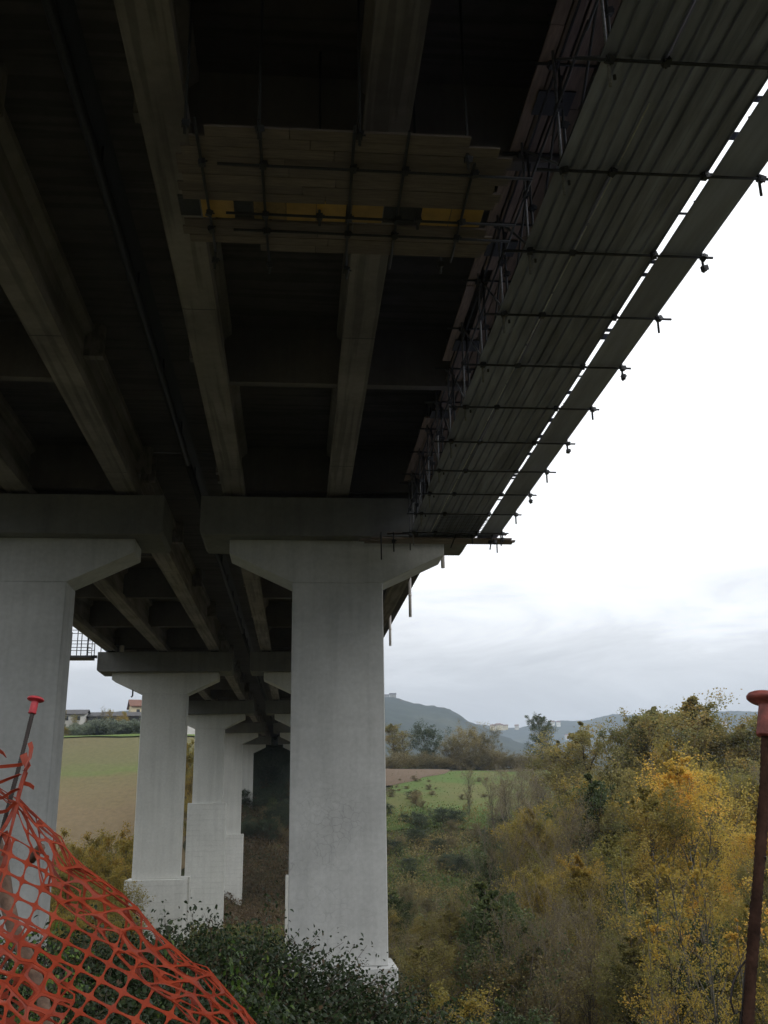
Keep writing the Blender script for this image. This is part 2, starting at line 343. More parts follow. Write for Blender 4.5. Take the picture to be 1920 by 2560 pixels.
def height(x, y):
    r = math.hypot(x, y)
    if x < -25: tl = 0.0
    elif x < -8: tl = (x + 25) / 17.0
    else: tl = 1.0
    a = lerp_tab(y, T_LEFT) * (1 - tl) + lerp_tab(y, T_MID) * tl
    sr = min(max((x - 1.0) / (4.0 + min(max(y, 0), 120) * 0.09), 0), 1); sr = sr * sr * (3 - 2 * sr)
    z = a * (1 - sr) + lerp_tab(y, T_RIGHT) * sr
    if r > 14: z += wob(x, y, 0.06) * min(0.5, (r - 14) / 60.0)
    if r > 700:
        az = math.degrees(math.atan2(x, y))
        for tab, r0, w in ((NEAR_EL, 2300.0, 900.0), (FAR_EL, 3900.0, 900.0)):
            el = lerp_tab(az, tab)
            p = math.exp(-((r - r0) / w) ** 2) if r < r0 else max(0.0, 1 - ((r - r0) / (w * 1.6)) ** 2)
            hh = r0 * math.tan(rad(el)) - 20
            k = p * hh * (1 + 0.06 * wob(x, y, 0.0025))
            k += p * (wob(x, y, 0.05) * 2.0 + wob(x + 37, y, 0.19) * 3.0)
            z = max(z, z * (1 - p) + k)
    return z

def ground_sheet():
    azs = list(np.arange(-180, -34, 6.0)) + list(np.arange(-34, 38, 0.18)) + list(np.arange(38, 180, 6.0))
    rs = [0.0]; r = 0.7
    while r < 60: rs.append(r); r *= 1.035
    while r < 320: rs.append(r); r *= 1.018
    while r < 1500: rs.append(r); r *= 1.05
    while r < 4200: rs.append(r); r += 32
    while r < 5300: rs.append(r); r += 160
    V = []; A = len(azs); Fc = []; mi = []
    for r in rs:
        for a in azs:
            x = r * math.sin(rad(a)); y = r * math.cos(rad(a)); V.append((x, y, height(x, y)))
    for i in range(len(rs) - 1):
        for j in range(A):
            k = (j + 1) % A
            if i: Fc.append((i * A + j, i * A + k, (i + 1) * A + k, (i + 1) * A + j))
            else: Fc.append((j, (i + 1) * A + k, (i + 1) * A + j))
            mi.append(1 if rs[i] > 640 else 0)
    me = bpy.data.meshes.new('ground'); me.from_pydata(V, [], Fc); me.materials.append(m_ground); me.materials.append(m_hill)
    me.polygons.foreach_set('material_index', mi); me.polygons.foreach_set('use_smooth', [True] * len(Fc)); me.update()
    return tag(link('ground', me), kind='structure')
ground_sheet()

def patch(name, poly, mat, lift=0.06, step=2.5):
    """a field laid over the ground; poly: left and right border x at rows of y"""
    V = []; Fc = []; n = 28
    ys = np.arange(poly[0][0], poly[-1][0] + 0.01, step)
    for y in ys:
        x0 = float(np.interp(y, [p[0] for p in poly], [p[1] for p in poly])) + 0.8 * math.sin(y * 0.5) + 0.5 * math.sin(y * 1.3)
        x1 = float(np.interp(y, [p[0] for p in poly], [p[2] for p in poly])) + 0.8 * math.sin(y * 0.43 + 2)
        for i in range(n + 1):
            x = x0 + (x1 - x0) * i / n; yy = y + 0.9 * math.sin(x * 0.35)
            V.append((x, yy, height(x, yy) + lift + 0.25))
    for j in range(len(ys) - 1):
        for i in range(n): a = j * (n + 1) + i; Fc.append((a, a + 1, a + n + 2, a + n + 1))
    me = bpy.data.meshes.new(name); me.from_pydata(V, [], Fc); me.materials.append(mat); me.polygons.foreach_set('use_smooth', [True] * len(Fc)); me.update()
    return tag(link(name, me), kind='structure')
patch('stubble_field', [(126, -60, -16), (200, -90, -18), (248, -100, -20)], m_field)
patch('grass_strip', [(248, -100, -20), (262, -105, -20)], m_grass)
patch('green_meadow', [(172, 12, 62), (186, 15, 66), (200, 18, 66), (222, 24, 66), (238, 34, 62)], m_meadow)
patch('ploughed_field', [(212, 8, 21), (226, 9, 30), (240, 10, 38), (252, 12, 36), (258, 14, 30)], m_plough, lift=0.12)
patch('grass_bank', [(258.5, 10, 34), (266, 12, 32)], m_grass, lift=0.3)

# ------------------------------------------------------------------ viaduct piers
PY = [35.0, 75.5, 116.0, 156.5, 197.0]
DZ = [0.0, 0.85, 1.75, 2.9, 4.0]
ORD = ['first', 'second', 'third', 'fourth', 'fifth']
def make_pier(i, side):
    y = PY[i]; dz = DZ[i]
    x0, x1 = (-0.2, 3.12) if side == 'right' else (-11.58, -8.26)
    c = (x0 + x1) / 2
    plz = {('right', 0): -4.7, ('left', 0): -4.6, ('right', 1): -4.0, ('left', 1): -4.03, ('right', 2): 1.6, ('left', 2): 1.77, ('right', 3): -2.2, ('left', 3): -2.18}.get((side, i), 0.5)
    gz = height(c, y) - 2.5
    lab = {'left': f'pale concrete pier, {ORD[i]} in the left row, under the left carriageway', 'right': f'pale concrete pier, {ORD[i]} in the right row, under the right carriageway'}[side]
    if i == 0: lab = {'left': 'large pale pier cut off by the left edge, behind the orange net', 'right': 'large cracked grey pier in the middle, brambles at its foot'}[side]
    if i == 1 and side == 'left': lab = 'pale pier with low plinth, second in the left row, access cage beside its cap'
    if i == 2 and side == 'left': lab = 'pale pier with the tall board-marked plinth, third in the left row'
    t = thing('viaduct_pier', lab, 'pier', (c, y, gz), f'viaduct piers')
    mt = m_pier if i == 0 else m_pier2
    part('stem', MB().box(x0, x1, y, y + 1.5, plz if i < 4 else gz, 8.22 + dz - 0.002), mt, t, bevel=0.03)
    if i < 4:
        ov = 0.45 if i else 0.26
        part('plinth', MB().box(x0 - ov, x1 + (ov if i else 0.28), y - 0.38, y + 1.95, gz, plz), m_plinth if i else mt, t, bevel=0.04)
        if i == 1:
            part('plinth', MB().box(x1 - 0.35, x1 + 0.6, y + 1.95, y + 3.2, gz, plz + 0.02), m_plinth, t, bevel=0.03)
    hz = 8.22 + dz; e = 3.98
    prof = [(x0, hz), (x1, hz), (c + e, hz + 1.1), (c + e, hz + 1.62), (c - e, hz + 1.62), (c - e, hz + 1.1)]
    part('haunch', MB().prism_y(prof, y + 0.004, y + 1.496), mt, t, bevel=0.02)
    b = 5.03
    prof = [(c - b + .12, hz + 1.622), (c + b - .12, hz + 1.622), (c + b, hz + 1.76), (c + b, hz + 3.1), (c - b, hz + 3.1), (c - b, hz + 1.76)]
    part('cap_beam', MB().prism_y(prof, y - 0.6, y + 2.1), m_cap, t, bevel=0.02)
    for gx in ((1.46, 5.4, -2.39) if side == 'right' else (-6.3, -10.2, -14.1)):
        for yy in (y + 0.2, y + 1.3):
            o = part('bearing', MB().box(gx - 0.3, gx + 0.3, yy - 0.22, yy + 0.22, hz + 3.1, hz + 3.262), m_dark, t)
    return t
for i in range(5):
    for s in ('right', 'left'): make_pier(i, s)

# ------------------------------------------------------------------ deck spans
ends = [-5.5 + 0.75] + [y + 0.75 for y in PY] + [236.0]
zs = [11.5] + [11.48 + d for d in DZ] + [15.8]
G_PROF = [(-0.4, 0), (0.4, 0), (0.4, 0.34), (0.22, 0.52), (0.22, 1.6), (0.42, 1.78), (0.42, 2.0), (-0.42, 2.0), (-0.42, 1.78), (-0.22, 1.6), (-0.22, 0.52), (-0.4, 0.34)]
def span(i, side):
    y0, y1 = ends[i] + 0.04, ends[i + 1] - 0.04; z0, z1 = zs[i], zs[i + 1]
    gx = [-2.39, 1.46, 5.4] if side == 'right' else [-14.1, -10.2, -6.3]
    xs = (-3.95, 7.3) if side == 'right' else (-15.9, -4.42)
    nm = ['nearest', 'second', 'third', 'fourth', 'farthest'][i] if i < 5 else 'last'
    lab = f'{side} carriageway deck, {["span overhead before the first piers", "span between first and second piers", "span between second and third piers", "span between third and fourth piers", "span between fourth and fifth piers", "end span beyond the fifth piers"][i]}'
    t = thing('bridge_deck', lab, 'bridge deck', ((xs[0] + xs[1]) / 2, y0, z0), 'viaduct deck spans')
    zz = lambda y: z0 + (z1 - z0) * (y - y0) / (y1 - y0)
    for g in gx:
        part('girder', MB().prism_y([(g + x, z) for x, z in G_PROF], y0, y1, z0, z1), m_girder, t)
    for g in gx:                                           # pour joints across each soffit
        for f in (.33 + R.uniform(-.04, .04), .66 + R.uniform(-.04, .04), .9 + R.uniform(-.02, .02)):
            yj = y0 + (y1 - y0) * f; part('joint_strip', MB().box(g - .395, g + .395, yj - .012, yj + .012, zz(yj) - .004, zz(yj) + .02), m_dark, t)
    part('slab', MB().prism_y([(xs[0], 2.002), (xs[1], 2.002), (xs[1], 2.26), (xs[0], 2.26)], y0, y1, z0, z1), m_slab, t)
    out = 1 if side == 'right' else -1
    ex = xs[1] if side == 'right' else xs[0]
    a, b = sorted((ex - out * 0.45, ex + out * 0.06))
    part('kerb', MB().prism_y([(a, 2.262), (b, 2.262), (b, 2.75), (a, 2.75)], y0, y1, z0, z1), m_cap, t)
    part('parapet', MB().prism_y([(a + .1, 2.752), (b - .12, 2.752), (b - .16, 3.6), (a + .14, 3.6)], y0, y1, z0, z1), m_cap, t)
    L = y1 - y0
    for q in (0.012, 0.25, 0.5, 0.75, 0.988):
        yc = y0 + L * q
        for k in range(2):
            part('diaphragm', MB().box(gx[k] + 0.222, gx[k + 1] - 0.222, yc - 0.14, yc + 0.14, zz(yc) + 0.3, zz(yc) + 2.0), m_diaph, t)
        for g, sgn in ((gx[0], -1), (gx[2], 1)):      # bracket under the cantilever, outside each edge girder
            xa, xb = sorted((g + sgn * 0.222, g + sgn * 0.75))
            part('bracket', MB().box(xa, xb, yc - 0.14, yc + 0.14, zz(yc) + 1.0, zz(yc) + 2.0), m_girder, t)
    return t
for i in range(6):
    for s in ('right', 'left'): span(i, s)
t = thing('added_abutment', 'dark abutment wall added to block the sky under the far bridge end', 'abutment', (-4.2, 236.2, 10.0))  # wall added to block the sky showing below the last span
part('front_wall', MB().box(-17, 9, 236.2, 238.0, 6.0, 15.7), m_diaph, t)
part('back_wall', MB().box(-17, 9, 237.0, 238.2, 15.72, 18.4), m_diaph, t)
# joint between the two decks: a row of cover plates and a drain pipe along it
for i in range(6):
    y0, y1 = ends[i] - 0.06, ends[i + 1] + 0.02; z0, z1 = zs[i], zs[i + 1] + .006
    t = thing('joint_cover', f'dark gap cover plates between the two decks, {["overhead", "past the first piers", "past the second piers", "past the third piers", "past the fourth piers", "past the fifth piers"][i]}', 'cover plate', (-4.2, y0, z0 + 2.3), 'gap covers between the decks')
    n = 6
    for k in range(n):
        a = y0 + (y1 - y0) * k / n; b = y0 + (y1 - y0) * (k + 1) / n + 0.0
        za = z0 + (z1 - z0) * k / n; zb = z0 + (z1 - z0) * (k + 1) / n
        part('plate', MB().prism_y([(-4.65, 2.264), (-3.7, 2.264), (-3.7, 2.29), (-4.65, 2.29)], a, b, za, zb), m_dark, t)
    t = thing('drain_pipe', f'long dark pipe hung in the gap between the decks, {["overhead", "past the first piers", "past the second piers", "past the third piers", "past the fourth piers", "past the fifth piers"][i]}', 'pipe', (-4.25, y0, z0 + 1.5), 'drain pipes between the decks')
    part('pipe', MB().tube([(-4.25, y0, z0 + 1.55), (-4.25, y1, z1 + 1.55)], 0.11, 10), m_dark, t, True)
    for k in range(8):
        yy = y0 + (y1 - y0) * (k + .5) / 8; z = z0 + (z1 - z0) * (k + .5) / 8
        part('hanger', MB().box(-4.27, -4.23, yy - .02, yy + .02, z + 1.62, z + 2.262), m_dark, t)

# ------------------------------------------------------------------ hanging scaffold on the right
TY = [5.65, 8.0, 10.35, 12.7, 15.0, 17.3, 19.6, 21.95, 24.3, 26.6, 28.75, 30.85, 33.1, 34.1]
ZT = 9.62
sc = thing('hanging_scaffold', 'long hanging tube scaffold with corrugated floor under the right edge of the bridge', 'scaffold', (5.0, 5.0, ZT))
def coupler_mesh():
    mb = MB(); mb.box(-.05, .05, -.045, .045, -.05, .05); mb.tube([(-.06, 0, .03), (.09, 0, .03)], .016, 6); mb.tube([(0, -.08, -.02), (0, .07, -.02)], .014, 6)
    mb.box(-.03, .06, -.07, -.045, -.06, .04)
    return mb.mesh('coupler', m_dark)
ME_C = coupler_mesh()
def coupler(p, parent, rz=0.0, s=1.0):
    o = link('coupler', ME_C, parent, p); o.rotation_euler = (R.uniform(-.4, .4), R.uniform(-.4, .4), rz + R.uniform(-.3, .3)); o.scale = (s, s, s); return o
def tube(a, b, parent, mat=None, r=0.0242, name='tube', bend=0.0):
    a, b = Vector(a), Vector(b)
    l = tuple((a + b) / 2)
    return part(name, MB().tube([a, b], r, 8), mat or m_dark, parent, True, loc=l)
for k, y in enumerate(TY):
    last = k == len(TY) - 1
    tube((3.7 - R.random() * .15, y, ZT), (7.5 + R.uniform(-.06, .06), y, ZT), sc)                          # transom
    zt = 13.45
    tube((4.07, y + .05, 9.25 + R.uniform(-.08, .08)), (4.07, y + .05, 12.7), sc, m_steel)    # inner hanger pair
    tube((4.26, y + .35, 9.62), (4.24, y + .35, 12.7), sc, m_dark)
    tube((3.75, y + .3, 11.93), (5.0, y + .3, 11.93), sc)                                     # upper transom under the walk-boards
    coupler((4.1, y + .3, 11.9), sc); coupler((4.26, y + .33, 10.75), sc)
    tube((7.28, y + .05, 9.28 + (R.uniform(0, .1) if not last else -.1)), (7.28, y + .05, 10.85), sc)               # guard post
    for p in ((4.07, y, ZT), (7.28, y, ZT), (4.07, y, 10.8), (4.85, y, ZT), (6.35, y, ZT)): coupler(p, sc)
    if k % 2 == 0: coupler((7.29, y + .04, 9.42), sc, s=.95)
    if not last:
        y2 = TY[k + 1]
        tube((4.12, y + .08, 9.75), (4.12, y2 + .05, 11.8), sc, m_steel)                    # diagonal braces
        tube((4.3, y + .4, 11.8), (4.3, y2 + .3, 9.8), sc)
for x, z, m, r in ((4.02, 9.75, m_dark, .0242), (4.02, 10.75, m_dark, .0242), (4.2, 11.88, m_dark, .0242), (7.33, 10.3, m_dark, .0242), (7.33, 10.8, m_dark, .0242), (4.32, 10.2, m_steel, .0242)):
    y = 5.0
    while y < 34.2:
        e_ = min(y + 6.0, 34.3); tube((x, y, z), (x + .02, e_, z + R.uniform(-.03, .03)), sc, m, r, 'ledger'); y += 5.85
# bright alloy runner slung below the sheets in lengths
y = 11.2; alloy = simple('alloy_rail', (0.62, 0.62, 0.60), 0.35, 0.3, 0.3, 8)
for ln in (1.5, 1.55, 2.3, 2.2, 2.0, 2.3, 2.4, 2.1, 2.0, 2.2, 1.6):
    tube((4.93 - (y - 11) * .010, y, ZT + .055), (4.93 - (y + ln - 11) * .010, y + ln - .12, ZT + .055), sc, alloy, .013, 'runner'); y += ln
# corrugated floor sheets, folds run along the bridge
def corr(x0, x1, y0, y1, pitch, d, z):
    mb = MB(); xs = []; n = max(2, int(round((x1 - x0) / pitch))); w = (x1 - x0) / n
    for i in range(n):
        a = x0 + i * w; xs += [(a, 0), (a + w * .70, 0), (a + w * .76, d), (a + w * .94, d)]
    xs.append((x1, 0))
    m = len(xs); vs = []
    for yy in (y0, y1):
        vs += [(x, yy, z + h) for x, h in xs]
    vs2 = [(x, yy, zz + .003) for x, yy, zz in vs]
    b = 2 * m
    fs = [(i, i + 1, m + i + 1, m + i) for i in range(m - 1)] + [(b + i, b + m + i, b + m + i + 1, b + i + 1) for i in range(m - 1)]
    fs += [(i, b + i, b + i + 1, i + 1) for i in range(m - 1)] + [(m + i, m + i + 1, b + m + i + 1, b + m + i) for i in range(m - 1)]
    fs += [(0, m, b + m, b), (m - 1, b + m - 1, b + 2 * m - 1, 2 * m - 1)]
    return mb.add(vs + vs2, fs)
edges = [4.4] + TY[1::1]
for k in range(len(edges) - 1):
    y0, y1 = edges[k], edges[k + 1] + (.12 if k < len(edges) - 2 else .0)
    for q, (xa, xb) in enumerate(((3.98, 4.88), (4.9, 5.74), (5.66, 6.42))):
        j = R.uniform(-.02, .02)
        part('floor_sheet', corr(xa + j, xb + j + (R.choice((0, 0, .02, -.025)) if q == 2 else 0), y0, y1, .225, .035, 9.685 + .006 * (k % 2) + .004 * q), m_sheet, sc)
    # flat outer strip
    part('outer_sheet', MB().box(6.50 + R.uniform(-.012, .012), 7.22, y0, y1 - .125 + .115, 9.69 + .005 * (k % 2), 9.70 + .005 * (k % 2)), m_strip, sc)
    part('toe_board', MB().box(7.225, 7.25, y0, y1 - .01, 9.69, 9.9), m_strip, sc)
    for q in range(2):                              # lugs bridging the slit
        yy = R.uniform(y0 + .1, y1 - .1); part('strap', MB().box(6.36, 6.56, yy, yy + R.uniform(.05, .25), 9.76, 9.775), m_dark, sc)
# inner walk-boards, four planks wide, four metres long
for q in range(4):
    y = 4.2 - q * .7
    while y < 34.2:
        e_ = min(y + 4.0, 34.3); x = 3.9 + q * .255 + R.uniform(-.02, .02)
        if e_ - y > .3 and not (R.random() < .12 and q < 2):
            part('walk_board', MB().box(x, x + .225, max(y, 3.5), e_ - .02, 11.96 + .004 * (q % 2), 12.005 + .004 * (q % 2)), m_plank, sc)
        y += 4.0
for k in (3, 5, 7, 9):                               # dark hatch plates standing on the walkway
    part('hatch_plate', MB().box(4.05, 4.7, TY[k] + .9, TY[k] + 1.5, 11.9, 11.93), m_dark, sc)
# wire mesh panel at the far end
mb = MB()
for i in range(11): mb.tube([(4.9 + i * .15, 31.2, 9.66), (4.9 + i * .15, 34.0, 9.66)], .008, 4)
for i in range(16): mb.tube([(4.8, 31.2 + i * .18, 9.655), (6.5, 31.2 + i * .18, 9.655)], .008, 4)
part('mesh_panel', mb, m_dark, sc)
# stack of planks across the end, in front of the cap
pl = thing('plank_stack', 'stack of scaffold planks sticking out past the scaffold end by the pier cap', 'planks', (5.0, 34.2, 9.5))
for (xa, xb, ya, za) in ((2.9, 7.6, 33.55, 9.53), (2.6, 7.9, 33.8, 9.53), (2.4, 7.85, 34.05, 9.53), (2.6, 7.75, 33.7, 9.578), (2.2, 7.6, 33.95, 9.578), (3.2, 7.6, 33.75, 9.626 + .16)):
    part('plank', MB().box(xa, xb, ya, ya + .22, za, za + .046), m_plankx, pl)
for x, l, dx in ((3.4, .6, 0), (5.7, .45, -.25), (6.25, .3, 0), (7.0, .5, -.12), (7.3, .35, 0), (2.95, .9, 0)):
    tube((x + dx, 33.5, 9.62 - l), (x, 33.5, 9.75), sc)
for x in (3.4, 6.9, 7.05): coupler((x, 33.5, 9.4), sc, s=1.2)

# ------------------------------------------------------------------ cross platform under the girders
cp = thing('cross_platform', 'dark plank platform with a row of yellow panels slung under the girders', 'work platform', (0.7, 14.2, 10.0))
yb = 12.52
for k in range(8):
    xa = (-1.5, -1.75, -1.9, -2.0, -2.0, -1.95, -2.05, -2.0)[k] ; xb = (2.6, 3.1, 3.35, 3.3, 3.4, 3.2, 3.35, 3.3)[k]
    m_ = R.uniform(-.3, .8)
    for (a, b) in ((xa, m_), (m_ + .012, xb)):
        part('board', MB().box(a, b, yb, yb + .222, 10.0 + R.uniform(0, .012), 10.045), m_plankx, cp)
    yb += .234
for (a, b, br) in ((-1.72, -1.17, 1), (-.83, -.28, 0), (-.27, .24, 1), (.25, .76, 1), (.86, 1.4, 1), (2.08, 2.58, 1), (2.595, 3.15, 1)):
    part('yellow_panel', MB().box(a, b, 14.36, 14.93, 10.03 + R.uniform(0, .01), 10.06), m_yellow if br else simple('dull_panel', (0.30, 0.2, 0.08), .7), cp, bevel=.004)
for (a, b) in ((-2.1, -1.75), (-1.15, -.86), (1.42, 2.06)):
    part('dark_gap_sheet', MB().box(a, b, 14.36, 14.93, 10.06, 10.08), m_dark, cp)  # dark sheets put in the gaps, where only shade shows
yb = 14.97
for k in range(4):
    xa = (-2.05, -2.1, -2.0, -.75)[k]; xb = (3.3, 3.45, 3.4, 3.35)[k]; m_ = R.uniform(0, 1.5)
    for (a, b) in ((xa, m_), (m_ + .012, xb)):
        part('board', MB().box(a, b, yb, yb + .218, 10.0 + R.uniform(0, .012), 10.045), m_plankx, cp)
    yb += .232
for y, xa in ((13.3, -1.35), (14.62, -1.3), (15.12, -1.2)):
    tube((xa, y, 9.93), (3.75, y + .06, 9.93), cp)
for x, ya, yb_ in ((-1.62, 12.3, 15.9), (-.66, 12.3, 16.2), (.78, 12.3, 16.3), (1.62, 12.4, 16.3), (2.75, 13.1, 16.0)):
    tube((x, ya, 9.975), (x + .05, yb_, 9.975), cp, m_dark)
    for yy in (13.3, 14.65, 15.14): coupler((x + .03, yy, 9.93), cp)
for x, y in ((-1.75, 12.35), (-.66, 12.4), (.86, 12.45), (-1.6, 16.1), (-.6, 16.2), (.85, 16.3), (2.6, 16.0), (2.6, 12.9), (.3, 14.6), (2.0, 14.6)):
    tube((x, y, 9.72), (x, y, 13.4), cp, m_dark); coupler((x, y, 9.9), cp)

# ------------------------------------------------------------------ drain spouts and small fittings
for k, (y, za, zb) in enumerate(((41.2, 10.37, 13.4), (53.9, 10.72, 13.9), (66.0, 11.13, 14.0))):
    t = thing('drain_spout', ['short pale drain pipe hanging just past the pier cap', 'longest pale drain pipe hanging from the far deck edge, middle of three', 'pale drain pipe hanging nearest the pier, farthest of three'][k], 'drain pipe', (6.35, y, zb), 'drain pipes under the deck edge')
    part('pipe', MB().tube([(6.35, y, zb), (6.33, y, za)], .085, 12), m_pvc, t, True)
    part('collar', MB().tube([(6.34, y, za + (zb - za) * .38), (6.34, y, za + (zb - za) * .38 + .1)], .1, 12), m_pvc, t, True)
t = thing('drain_spout', 'tiny dark spout under the left haunch of the second left pier', 'drain pipe', (-12.35, 75.9, 9.9), 'drain pipes under the deck edge')
part('pipe', MB().tube([(-12.35, 75.9, 10.0), (-12.35, 75.9, 9.0), (-12.45, 75.9, 8.9)], .06, 8), m_dark, t, True)
t = thing('canister', 'small white canister on the ledge of the second left pier', 'canister', (-13.25, 75.2, 12.18))
part('body', MB().lathe([(.16, 0), (.18, .03), (.18, .42), (.15, .46)], (-13.25, 75.2, 12.18), n=14), m_pvc, t, True)
part('lid', MB().lathe([(.19, .462), (.19, .5), (.12, .53)], (-13.25, 75.2, 12.18), n=14), m_pvc, t, True)
cg = thing('access_cage', 'dark railed access cage with ladder beside the second left pier cap', 'access platform', (-15.9, 74.6, 11.7))
zf = 11.75
part('floor', MB().box(-17.1, -15.25, 73.9, 75.4, zf - .16, zf), m_dark, cg)
part('bracket', MB().box(-15.9, -14.92, 74.5, 74.7, zf - .1, zf + .1), m_dark, cg)
for x, y, h in ((-17.05, 73.95, 2.0), (-17.05, 75.35, 2.0), (-16.3, 73.95, 4.2), (-16.3, 75.35, 4.2), (-15.5, 73.95, 2.3), (-15.3, 75.35, 2.3)):
    tube((x, y, zf), (x, y, zf + h), cg, r=.035, name='post')
for h in (.6, 1.1, 1.9):
    tube((-17.05, 73.95, zf + h), (-15.3, 73.95, zf + h), cg, r=.025, name='rail')
    tube((-17.05, 75.35, zf + h), (-15.3, 75.35, zf + h), cg, r=.025, name='rail'); tube((-17.05, 73.95, zf + h), (-17.05, 75.35, zf + h), cg, r=.025, name='rail')
lad = part('ladder', MB().tube([(-15.55, 73.9, zf), (-15.55, 73.9, zf + 3.2)], .03, 6).tube([(-15.2, 73.9, zf), (-15.2, 73.9, zf + 3.2)], .03, 6), m_dark, cg)
for k in range(9): part('rung', MB().tube([(-15.55, 73.9, zf + .2 + k * .33), (-15.2, 73.9, zf + .2 + k * .33)], .022, 6), m_dark, lad)
hr = thing('handrail', 'thin handrail on top of the second left pier cap', 'handrail', (-14.3, 75.0, 12.2))
for x in (-14.75, -14.2, -13.9, -13.5): tube((x, 75.0, 12.17), (x, 75.0, 13.3), hr, r=.03, name='post')
for z in (12.75, 13.25): tube((-14.75, 75.0, z), (-13.4, 75.0, z), hr, r=.022, name='rail')

# ------------------------------------------------------------------ rebar posts
def rebar(name, label, a, b, r, mat, capmat, group):
    a, b = Vector(a), Vector(b); d = (b - a); n = int(d.length / (r * 1.0)); d.normalize()
    t = thing(name, label, 'rebar post', tuple(b), group)
    mb = MB(); pts = []; rr = []
    L = (b - a).length
    for k in range(n * 2):
        f = k / (n * 2 - 1); pts.append(a + d * L * f + Vector((math.sin(f * 9) * r * .25, math.cos(f * 7) * r * .2, 0))); rr.append(r * (1.0 if k % 2 else 0.86) * (1 + .05 * math.sin(f * 31)))
    mb.tube(pts, rr, 10)
    part('bar', mb, mat, t, True)
    ax = -d; h = r * 5.2
    prof = [(r * 1.62, -r * 5.8), (r * 1.72, -r * 5.5), (r * 1.62, -r * .6), (r * 1.7, 0), (r * 3.3, r * .25), (r * 3.75, r * .6), (r * 3.8, r * .95), (r * 3.55, r * 1.4), (r * 2.9, r * 1.75), (r * 1.6, r * 1.95), (r * .3, r * 2.0)]
    part('cap', MB().lathe(prof, a, ax, 28), capmat, t, True)
    return t
A = at(88, 1753, 3.5); B = at(-60, 2330, 3.36); B2 = B + (B - A) * 0.55
rebar('rebar_post', 'thin leaning rusty rebar with bright red mushroom cap, tied to the orange net', A, B2, .0076, m_rustdark, m_cap_red, 'rebar posts')
A = at(1921, 1761, 1.25); B = at(1868, 2640, 1.22); B2 = B + (B - A) * 0.5
rp = rebar('rebar_post', 'thick rusty rebar close up with faded red mushroom cap, at the right edge', A, B2, .0074, m_rust, m_cap_red2, 'rebar posts')
# old wire twisted round it
w = MB(); K = [at(1865, 2385, 1.235)]
for px, py in ((1872, 2392), (1850, 2420), (1832, 2460), (1826, 2500), (1836, 2535), (1852, 2528), (1846, 2600)): w_ = at(px, py, 1.235); K.append(w_)
w.tube(K, .0013, 5); w2 = MB(); w2.tube([at(1868, 2390, 1.23), at(1862, 2440, 1.23), at(1856, 2520, 1.23), at(1846, 2650, 1.23)], .0013, 5)
w3 = MB(); w3.tube([at(1908, 2140, 1.23), at(1915, 2143, 1.23), at(1906, 2180, 1.235), at(1900, 2210, 1.24)], .0012, 5)
t = thing('tie_wire', 'loop of dark tie wire hanging off the thick right rebar', 'wire', tuple(K[0])); part('loop', w, m_wire, t, True); part('tail', w2, m_wire, t, True); part('twist', w3, m_wire, t, True)
# gnarled stake behind the net
P_ = [at(-30, 2060, 3.5), at(2, 2160, 3.48), at(14, 2240, 3.46), at(34, 2320, 3.42), at(66, 2390, 3.4), at(80, 2420, 3.4), at(106, 2490, 3.36), at(122, 2580, 3.3), at(128, 2700, 3.28)]
t = thing('wooden_stake', 'crooked weathered wooden stake behind the orange net', 'stake', tuple(P_[-1]))
part('shaft', MB().tube(P_, [.028, .026, .024, .021, .022, .021, .019, .018, .018], 10), m_wood, t, True)
part('stub', MB().tube([at(78, 2150, 3.45), at(94, 2128, 3.42), at(103, 2118, 3.4)], .014, 8), m_wood, t, True)

# ------------------------------------------------------------------ orange mesh barrier
Z6 = [(0, 0, 90, 935), (1, 0, 155, 985), (2, 0, 270, 1050), (0, 1, 75, 1050), (1, 1, 205, 1105), (2, 1, 345, 1170), (0, 2, 50, 1155), (1, 2, 170, 1215), (2, 2, 295, 1265), (0, 3, 40, 1255), (1, 3, 140, 1310), (2, 3, 240, 1360), (3, 3, 350, 1410), (4, 3, 480, 1470), (5, 3, 615, 1535), (1, 4, 100, 1410), (2, 4, 205, 1460), (3, 4, 310, 1510), (4, 4, 425, 1565), (5, 4, 545, 1635), (6, 4, 690, 1700), (2, 5, 165, 1560), (3, 5, 270, 1620), (4, 5, 390, 1670), (5, 5, 510, 1740), (6, 5, 640, 1805), (7, 5, 790, 1870), (3, 6, 215, 1700), (4, 6, 345, 1775), (5, 6, 460, 1840), (6, 6, 590, 1920), (4, 7, 285, 1870), (5, 7, 420, 1935), (6, 7, 550, 1990)]
_A = np.array([[1, i, j, i * j, i * i * .5, j * j * .5] for i, j, _, _ in Z6], float)
_B = np.array([[x / 2.37, 1650 + y / 2.37] for _, _, x, y in Z6])
_reg = np.diag([0, 0, 0, .15, .4, .4]); CO = np.linalg.solve(_A.T @ _A + _reg * 30, _A.T @ _B)
EP0, EP1 = np.array([48.0, 1998.0]), np.array([654.0, 2560.0])            # free edge, tie point to frame bottom
ED = (EP1 - EP0) / np.linalg.norm(EP1 - EP0); EN = np.array([ED[1], -ED[0]])      # normal pointing up-right
def net_depth(p): return 3.42 - 0.55 * (p[1] - 2000) / 560 - 0.12 * p[0] / 640
